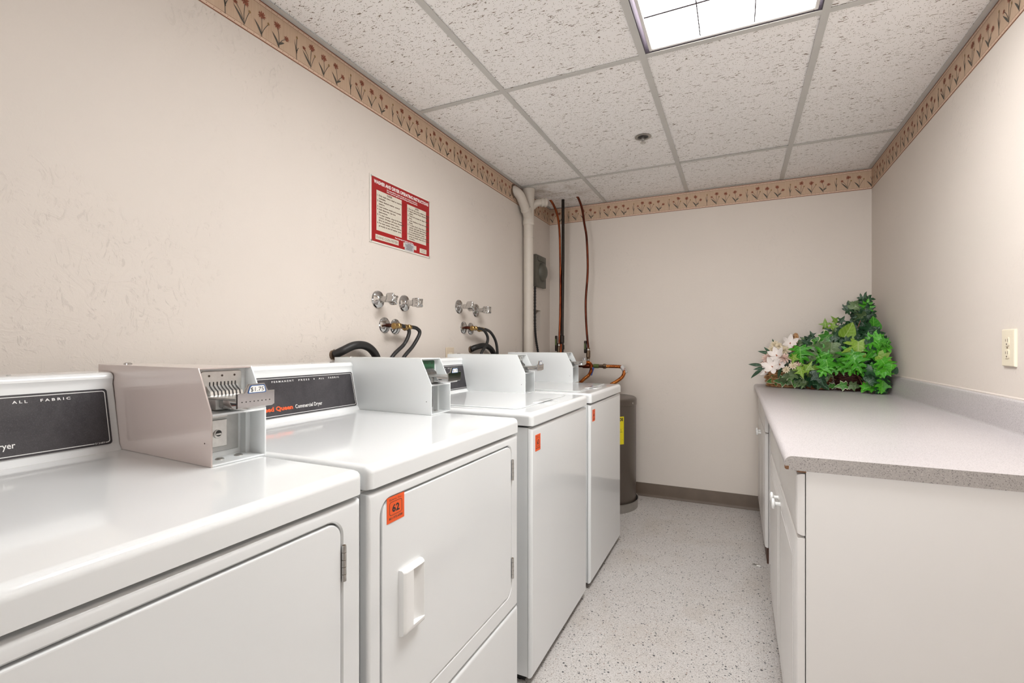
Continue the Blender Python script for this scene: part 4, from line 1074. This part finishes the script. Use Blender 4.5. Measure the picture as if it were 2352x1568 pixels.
# ------------------------------------------------------------------ plants and baskets on the worktop
def leaf_mesh(kind, m):
    """unit leaf: base at origin, tip at (0,1,0), facing +z"""
    def outline():
        if kind == 'ivy': half = [(0, 0), (.14, -.10), (.30, -.09), (.46, .02), (.30, .20), (.44, .34), (.55, .50), (.38, .50), (.24, .54), (.19, .72), (.09, .88), (0, 1.0)]
        elif kind == 'star': half = [(0, 0), (.10, -.06), (.30, -.16), (.24, .10), (.20, .22), (.42, .34), (.62, .44), (.36, .46), (.17, .52), (.10, .76), (0, 1.0)]
        elif kind == 'serr': half = [(0, .05), (.16, -.10), (.30, -.12), (.26, .02), (.44, .02), (.58, .10), (.40, .16), (.22, .20), (.50, .36), (.64, .52), (.44, .48), (.20, .42), (.34, .64), (.36, .80), (.20, .70), (.11, .66), (.12, .84), (0, 1.0)]
        elif kind == 'heart': half = [(0, 0), (.18, -.10), (.36, -.04), (.46, .12), (.47, .30), (.40, .48), (.28, .68), (.14, .86), (0, 1.0)]
        else: half = [(0, 0), (.07, .10), (.13, .28), (.14, .45), (.11, .64), (.06, .84), (0, 1.0)]
        return half
    h = outline(); bm = bmesh.new()
    fold, droop = {'ivy': (.45, .5), 'star': (.35, .4), 'serr': (.45, .6), 'heart': (.4, .5), 'lance': (.5, .4)}[kind]
    def P(x, y): return Vector((x, y, fold * abs(x) * (1 - .5 * abs(x)) - droop * y * y * .5 + .05 * math.sin(7 * y + 3 * x) * abs(x)))
    lay = bm.verts.layers.float.new('rim')
    def V(x, y, rim):
        v = bm.verts.new(P(x, y)); v[lay] = rim; return v
    n = len(h)
    mid = [V(0, y, 1.0 if i in (0, n - 1) else 0) for i, (x, y) in enumerate(h)]
    mid_y = [(0, max(0, min(1, y if i in (0, n - 1) else h[i][1] * .9 + .03))) for i, (x, y) in enumerate(h)]
    for i, v in enumerate(mid): v.co = P(0, sorted([q[1] for q in mid_y])[i])
    for sg in (1, -1):
        inn = [mid[0]] + [V(sg * x * .62, mid[i].co.y * .35 + y * .65, .45) for i, (x, y) in enumerate(h) if 0 < i < n - 1] + [mid[-1]]
        out = [mid[0]] + [V(sg * x, y, 1.0) for (x, y) in h[1:-1]] + [mid[-1]]
        for i in range(n - 1):
            for A, B in ((mid, inn), (inn, out)):
                q = []
                for v in ([A[i], B[i], B[i + 1], A[i + 1]] if sg > 0 else [A[i], A[i + 1], B[i + 1], B[i]]):
                    if v not in q: q.append(v)
                if len(q) >= 3:
                    try: bm.faces.new(q)
                    except ValueError: pass
    me = bpy.data.meshes.new('leaf'); bm.to_mesh(me); bm.free()
    me.polygons.foreach_set('use_smooth', [True] * len(me.polygons)); me.materials.append(M[m]); return me
LM = {}
def place_leaf(root, kind, m, pos, tip, nrm, size, name='leaf'):
    k = (kind, m)
    if k not in LM: LM[k] = leaf_mesh(kind, m)
    o = bpy.data.objects.new(name, LM[k]); COL.objects.link(o); o.parent = root
    tip = Vector(tip).normalized(); nrm = Vector(nrm); nrm = (nrm - tip * nrm.dot(tip)).normalized(); xx = tip.cross(nrm)
    mt = Matrix((xx, tip, nrm)).transposed().to_4x4()
    mt = Matrix.Translation(Vector(pos)) @ mt @ Matrix.Diagonal((size, size, size, 1))
    o.matrix_local = mt
    return o
def basket(root, r0, r1, h, rows, stakes, rod, m, wob=.004):
    b = MB()
    for k in range(rows):
        z = rod + (h - 2 * rod) * k / (rows - 1); r = r0 + (r1 - r0) * (z / h) ** .8; n = stakes * 4
        pts = [((r + wob * math.sin(stakes / 2 * 2 * PI * i / n + PI * k)) * math.cos(2 * PI * i / n), (r + wob * math.sin(stakes / 2 * 2 * PI * i / n + PI * k)) * math.sin(2 * PI * i / n), z + .0012 * math.sin(i * 1.7 + k)) for i in range(n + 1)]
        b.tube(pts, rod, 6, False)
    bw = b.build('basket_weave', m, root, 60); 
    b = MB()
    for k in range(stakes):
        a = 2 * PI * k / stakes; b.tube([((r0) * math.cos(a), r0 * math.sin(a), .002), ((r0 + r1) / 2 * math.cos(a), (r0 + r1) / 2 * math.sin(a), h * .45), (r1 * math.cos(a), r1 * math.sin(a), h + .002)], rod * .8, 5)
    b.build('basket_stakes', m, root, 60)
    b = MB(); b.lathe([(0, 0.001), (r0, .001), (r0 - .002, .004), (0, .004)], (0, 0, 0), (0, 0, 1), 20, False)
    b.lathe([(r0 - .008, .004), (r1 - .010, h * .9), (0, h * .92)], (0, 0, 0), (0, 0, 1), 20, False); b.build('basket_filling', 'black', root, 30)

Cam = Vector((0, 0, 1.148))
rl = random.Random(21)
def leaf_at(root, base, kind, m, c, size, ang, tilt=.45):
    """c = leaf centre (world); ang = direction of the tip seen from the room, degrees from +x in the upright plane"""
    c = Vector(c); v = (Vector((c.x * .6, 0, 1.0)) - c); v.z *= .3; v.normalize()
    side = v.cross(Z_).normalized() * -1; up2 = side.cross(v) * -1
    if up2.z < 0: up2 = -up2
    if side.x < 0: side = -side
    a = math.radians(ang)
    tip = side * math.cos(a) + up2 * math.sin(a) + v * rl.uniform(-.1, .35)
    n = v + side * rl.uniform(-tilt, tilt) + up2 * (rl.uniform(-tilt, tilt) + .25)
    tip.normalize()
    p = c - tip * size * .45
    o = place_leaf(root, kind, m, p - base, tip, n, size)
    mt = o.matrix_basis
    pts = [base + mt @ v.co for v in o.data.vertices]      # keep every leaf on top of the worktop and off the walls
    o.location += Vector((min(0, XR - .026 - max(q.x for q in pts)), min(0, YB - .004 - max(q.y for q in pts)), max(0, CZ + .0015 - min(q.z for q in pts))))
    return o
LEAVES_C = (
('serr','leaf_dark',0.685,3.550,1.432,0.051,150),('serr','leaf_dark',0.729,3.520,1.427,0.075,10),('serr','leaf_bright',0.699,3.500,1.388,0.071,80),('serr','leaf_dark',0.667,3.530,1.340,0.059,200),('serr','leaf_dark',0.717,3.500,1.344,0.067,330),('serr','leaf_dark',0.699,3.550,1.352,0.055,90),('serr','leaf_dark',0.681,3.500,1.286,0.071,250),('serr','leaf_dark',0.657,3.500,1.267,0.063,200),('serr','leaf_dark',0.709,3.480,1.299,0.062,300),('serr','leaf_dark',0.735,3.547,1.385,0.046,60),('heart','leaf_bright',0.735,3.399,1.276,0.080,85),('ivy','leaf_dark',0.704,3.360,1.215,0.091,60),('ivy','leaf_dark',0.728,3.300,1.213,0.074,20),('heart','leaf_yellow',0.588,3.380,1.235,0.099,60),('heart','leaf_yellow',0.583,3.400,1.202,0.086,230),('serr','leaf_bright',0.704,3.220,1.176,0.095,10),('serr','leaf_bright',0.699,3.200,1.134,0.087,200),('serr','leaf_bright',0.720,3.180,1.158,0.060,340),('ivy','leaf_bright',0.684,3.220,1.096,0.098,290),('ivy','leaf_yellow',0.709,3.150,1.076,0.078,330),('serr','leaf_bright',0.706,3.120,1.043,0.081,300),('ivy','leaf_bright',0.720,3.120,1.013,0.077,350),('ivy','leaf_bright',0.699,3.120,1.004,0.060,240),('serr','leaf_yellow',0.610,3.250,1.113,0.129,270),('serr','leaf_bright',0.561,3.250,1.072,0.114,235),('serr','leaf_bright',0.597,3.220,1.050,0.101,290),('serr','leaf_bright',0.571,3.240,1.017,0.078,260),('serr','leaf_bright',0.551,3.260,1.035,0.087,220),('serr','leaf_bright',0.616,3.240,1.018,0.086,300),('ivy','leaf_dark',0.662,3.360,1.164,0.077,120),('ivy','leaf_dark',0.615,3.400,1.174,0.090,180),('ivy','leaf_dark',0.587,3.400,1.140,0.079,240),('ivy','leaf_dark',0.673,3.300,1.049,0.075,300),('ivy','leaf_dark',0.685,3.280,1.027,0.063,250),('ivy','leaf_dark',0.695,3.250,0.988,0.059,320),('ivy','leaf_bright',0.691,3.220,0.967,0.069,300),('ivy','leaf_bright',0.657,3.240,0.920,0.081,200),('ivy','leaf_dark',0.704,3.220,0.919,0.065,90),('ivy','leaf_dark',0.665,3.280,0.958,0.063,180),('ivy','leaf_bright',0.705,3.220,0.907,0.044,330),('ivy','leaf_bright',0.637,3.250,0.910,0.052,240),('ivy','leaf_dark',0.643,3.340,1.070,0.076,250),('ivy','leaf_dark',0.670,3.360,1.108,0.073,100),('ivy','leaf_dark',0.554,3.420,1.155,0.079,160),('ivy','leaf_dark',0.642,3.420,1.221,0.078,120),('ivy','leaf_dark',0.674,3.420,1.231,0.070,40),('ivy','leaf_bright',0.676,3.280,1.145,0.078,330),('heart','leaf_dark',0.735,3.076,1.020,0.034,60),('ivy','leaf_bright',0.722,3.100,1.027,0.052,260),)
LEAVES_B = (
('star','leaf_yellow',0.488,3.500,1.285,0.060,95),('star','leaf_yellow',0.539,3.520,1.308,0.055,120),('star','leaf_dark',0.579,3.520,1.307,0.051,60),('star','leaf_yellow',0.527,3.480,1.256,0.059,280),('star','leaf_dark',0.417,3.500,1.218,0.045,110),('ivy','leaf_varieg',0.472,3.420,1.184,0.093,230),('ivy','leaf_grey',0.530,3.450,1.209,0.085,80),('ivy','leaf_grey',0.498,3.360,1.116,0.098,265),('ivy','leaf_dark',0.397,3.460,1.165,0.070,70),('star','leaf_dark',0.492,3.500,1.237,0.060,200),('serr','leaf_bright',0.344,3.360,1.088,0.114,275),('star','leaf_yellow',0.302,3.320,1.067,0.058,265),('serr','leaf_bright',0.443,3.360,1.087,0.108,200),('ivy','leaf_bright',0.472,3.300,1.027,0.093,280),('serr','leaf_bright',0.452,3.300,1.003,0.077,240),('serr','leaf_bright',0.515,3.300,1.018,0.089,220),('ivy','leaf_dark',0.438,3.320,0.959,0.094,285),('star','leaf_yellow',0.383,3.340,1.024,0.070,60),('star','leaf_yellow',0.344,3.320,0.985,0.070,280),('star','leaf_yellow',0.323,3.340,1.008,0.054,200),('ivy','leaf_grey',0.285,3.380,0.966,0.082,190),('ivy','leaf_varieg',0.319,3.420,0.912,0.086,270),('ivy','leaf_varieg',0.211,3.520,0.911,0.082,200),('ivy','leaf_varieg',0.248,3.470,0.911,0.076,190),('ivy','leaf_dark',0.371,3.420,0.911,0.078,230),('ivy','leaf_dark',0.413,3.380,0.925,0.080,300),('ivy','leaf_dark',0.456,3.360,0.913,0.079,320),('ivy','leaf_varieg',0.545,3.340,0.908,0.058,190),('ivy','leaf_grey',0.612,3.340,0.908,0.058,350),('ivy','leaf_varieg',0.499,3.380,0.907,0.047,180),('ivy','leaf_grey',0.430,3.420,1.135,0.081,170),('ivy','leaf_dark',0.550,3.420,1.125,0.076,250),('ivy','leaf_varieg',0.441,3.440,1.160,0.069,300),('ivy','leaf_grey',0.392,3.380,1.076,0.076,250),('ivy','leaf_dark',0.415,3.400,1.042,0.069,220),('ivy','leaf_grey',0.311,3.420,0.934,0.082,220),('ivy','leaf_grey',0.260,3.450,0.935,0.071,180),('ivy','leaf_dark',0.358,3.420,1.035,0.061,250),('ivy','leaf_grey',0.516,3.380,1.073,0.071,300),('ivy','leaf_grey',0.489,3.420,1.155,0.072,20),('ivy','leaf_dark',0.563,3.500,1.254,0.061,40),('ivy','leaf_grey',0.477,3.340,0.968,0.059,260),)
FLOWERS = (('lily',0.297,3.460,1.160,0.097),('lily',0.220,3.380,1.084,0.106),('lily',0.193,3.340,1.018,0.110),('lily',0.234,3.360,1.030,0.075),('lily',0.157,3.360,0.983,0.086),('mum',0.362,3.500,1.160,0.061),('cream',0.262,3.440,1.119,0.081),('mum',0.258,3.360,1.070,0.075),('mum',0.169,3.420,1.068,0.072),('mum',0.154,3.400,1.022,0.066),('cream',0.214,3.500,1.155,0.057),('cream',0.199,3.480,1.119,0.062),('cream',0.303,3.340,1.027,0.054),('cream',0.265,3.340,1.002,0.049),('mum',0.331,3.360,1.027,0.049),('cream',0.236,3.480,1.145,0.052),)
LANCES = ((0.103,3.360,1.028,0.076,175),(0.107,3.340,0.978,0.086,215),(0.155,3.420,1.104,0.072,165),(0.174,3.440,1.114,0.062,130),(0.130,3.360,1.008,0.076,190),(0.209,3.500,1.160,0.057,100),(0.283,3.400,1.090,0.075,40),(0.232,3.360,0.985,0.075,250),)
def filler(root, base, n, cx, cy, rx, ry, z0, z1, taper, mats, s0, s1):
    for _ in range(n):
        u = rl.random(); z = z0 + (z1 - z0) * u; k = 1 - taper * u
        a = rl.uniform(0, 2 * PI); q = math.sqrt(rl.random())
        x, y = cx + rx * k * q * math.cos(a), cy + ry * k * q * math.sin(a)
        if x > XR - .05 or y > YB - .05: continue
        leaf_at(root, base, rl.choice(('ivy', 'serr', 'ivy')), rl.choice(mats), (x, y, z), rl.uniform(s0, s1), rl.uniform(0, 360), .6)

def plant(label, base, data, r0, r1, h, rows, stakes, rod, wm, name):
    t = thing(name, label, 'plant', base, 'artificial plants on the worktop')
    basket(t, r0, r1, h, rows, stakes, rod, wm)
    bv = Vector(base)
    for kind, m, x, y, z, s, ang in data: leaf_at(t, bv, kind, m, (x, y, z), s, ang)
    b = MB()
    for i, (kind, m, x, y, z, s, ang) in enumerate(data):
        if i % 2: continue
        e = Vector((x, y + .01, z)) - bv; st = Vector((rl.uniform(-.02, .02), rl.uniform(-.02, .02), h * .8)); md = (st + e) / 2 + Vector((rl.uniform(-.01, .01), .01, .05 * rl.random()))
        b.tube(bez([st, md, e], 5), .0022, 5)
    b.build('stem', 'stem' if 'ivy' in label else 'stem_red', t, 60)
    return t, bv
BZ = CZ + .0005
tc, bc = plant('tall leafy green plant in a dark wicker basket, in the corner against the right wall', (.598, 3.445, BZ), LEAVES_C, .058, .072, .115, 17, 13, .0032, 'wicker_dark', 'leafy_plant')
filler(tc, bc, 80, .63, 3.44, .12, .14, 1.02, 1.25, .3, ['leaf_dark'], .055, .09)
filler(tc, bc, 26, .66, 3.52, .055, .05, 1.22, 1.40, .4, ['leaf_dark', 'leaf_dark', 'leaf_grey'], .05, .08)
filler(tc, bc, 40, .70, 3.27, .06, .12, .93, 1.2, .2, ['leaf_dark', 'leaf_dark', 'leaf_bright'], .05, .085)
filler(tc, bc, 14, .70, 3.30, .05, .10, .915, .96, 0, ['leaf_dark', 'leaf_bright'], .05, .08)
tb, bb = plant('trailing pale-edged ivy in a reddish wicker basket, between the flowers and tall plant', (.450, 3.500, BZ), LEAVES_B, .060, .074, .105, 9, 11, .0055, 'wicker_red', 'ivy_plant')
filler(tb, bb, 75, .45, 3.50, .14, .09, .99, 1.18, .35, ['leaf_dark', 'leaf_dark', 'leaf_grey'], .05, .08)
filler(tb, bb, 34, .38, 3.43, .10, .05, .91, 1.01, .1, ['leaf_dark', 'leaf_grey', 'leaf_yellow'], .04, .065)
# flower basket
fb = Vector((.275, 3.600, BZ))
t = thing('flower_basket', 'tan wicker basket of white and pink artificial flowers at the far end of the worktop', 'flower basket', fb)
basket(t, .095, .115, .10, 8, 13, .0062, 'wicker_tan', .005)
b = MB()
hp = bez([Vector((.06, -.100, .10)), Vector((.062, -.105, .22)), Vector((.064, -.07, .305)), Vector((.065, 0, .335)), Vector((.064, .06, .30)), Vector((.062, .090, .20)), Vector((.06, .095, .10))], 10)
hp = [Vector((p.x, p.y, p.z)) for p in hp]
for ph in (0, 2.1, 4.2):
    b.tube([p + Vector((.006 * math.cos(ph + i * .45), 0, .006 * math.sin(ph + i * .45))) for i, p in enumerate(hp)], .0078, 8)
b.build('basket_handle', 'wicker_tan', t, 60)
def petal_bm(b, c, d, n, L, w, cup):
    """one pointed petal from c along d"""
    d = Vector(d).normalized(); n = Vector(n); n = (n - d * n.dot(d)).normalized(); s = d.cross(n)
    rows = [(0, .12), (.25, .75), (.55, 1.0), (.8, .7), (1.0, .08)]
    R = []
    for u, k in rows:
        p = c + d * (L * u) + n * (cup * L * (u - u * u * 1.3))
        R.append([b.bm.verts.new(p - s * w * k + n * w * .25 * k), b.bm.verts.new(p), b.bm.verts.new(p + s * w * k + n * w * .25 * k)])
    for A, B in zip(R, R[1:]):
        for i in range(2): b.bm.faces.new([A[i], A[i + 1], B[i + 1], B[i]])
for kind, x, y, z, sz in FLOWERS:
    c = Vector((x, y, z)) - fb
    ax = Vector((rl.uniform(-.4, .1), -1, rl.uniform(.1, .7))).normalized(); u = ax.orthogonal().normalized(); w = ax.cross(u)
    b = MB()
    if kind == 'lily':
        a0 = rl.random() * 6
        for k in range(6):
            a = a0 + PI / 3 * k; petal_bm(b, c, (u * math.cos(a) + w * math.sin(a)) + ax * rl.uniform(.35, .9), ax, sz * rl.uniform(.56, .66), sz * .15, -.3)
        f = b.build('flower', 'petal_white', t, 60)
        b = MB(); b.lathe([(.0, 0), (.0035, .002), (.0025, .018), (0, .02)], c, ax, 8); b.build('flower_centre', 'pollen', f, 40)
    else:
        m = 'petal_pink' if kind == 'mum' else 'petal_cream'
        for ring, (nn, el, L) in enumerate(((10, .15, .5), (9, .6, .45), (7, 1.2, .36), (4, 2.5, .3))):
            for k in range(nn):
                a = 2 * PI * (k + ring * .5) / nn; petal_bm(b, c, (u * math.cos(a) + w * math.sin(a)) + ax * el, ax, sz * L, sz * .085, .2)
        f = b.build('flower', m, t, 60)
    b = MB(); b.tube(bez([Vector((rl.uniform(-.03, .03), rl.uniform(-.03, .03), .07)), (c + Vector((0, 0, .07))) / 2 + Vector((0, .01, .02)), c - ax * .002], 5), .002, 5); b.build('stem', 'stem', t, 60)
for _ in range(34):     # small buds and fillers between the blooms
    p = Vector((rl.uniform(-.10, .07), rl.uniform(-.15, .02), rl.uniform(.11, .20)))
    b = MB(); sz = rl.uniform(.024, .040); ax = Vector((rl.uniform(-.5, .3), -1, rl.uniform(0, .8))).normalized(); u = ax.orthogonal().normalized(); w = ax.cross(u)
    for k in range(5):
        a = 2 * PI * k / 5; petal_bm(b, p, (u * math.cos(a) + w * math.sin(a)) + ax * .5, ax, sz * .6, sz * .2, .1)
    b.build('flower', rl.choice(('petal_cream', 'petal_pink', 'petal_white')), t, 60)
for x, y, z, s, ang in LANCES: leaf_at(t, fb, 'lance', 'leaf_dark', (x, y, z), s, ang, .5)
for _ in range(26):
    leaf_at(t, fb, 'lance', 'leaf_dark', (fb.x + rl.uniform(-.11, .09), fb.y + rl.uniform(-.14, .08), BZ + rl.uniform(.095, .17)), rl.uniform(.05, .09), rl.uniform(0, 360), .5)
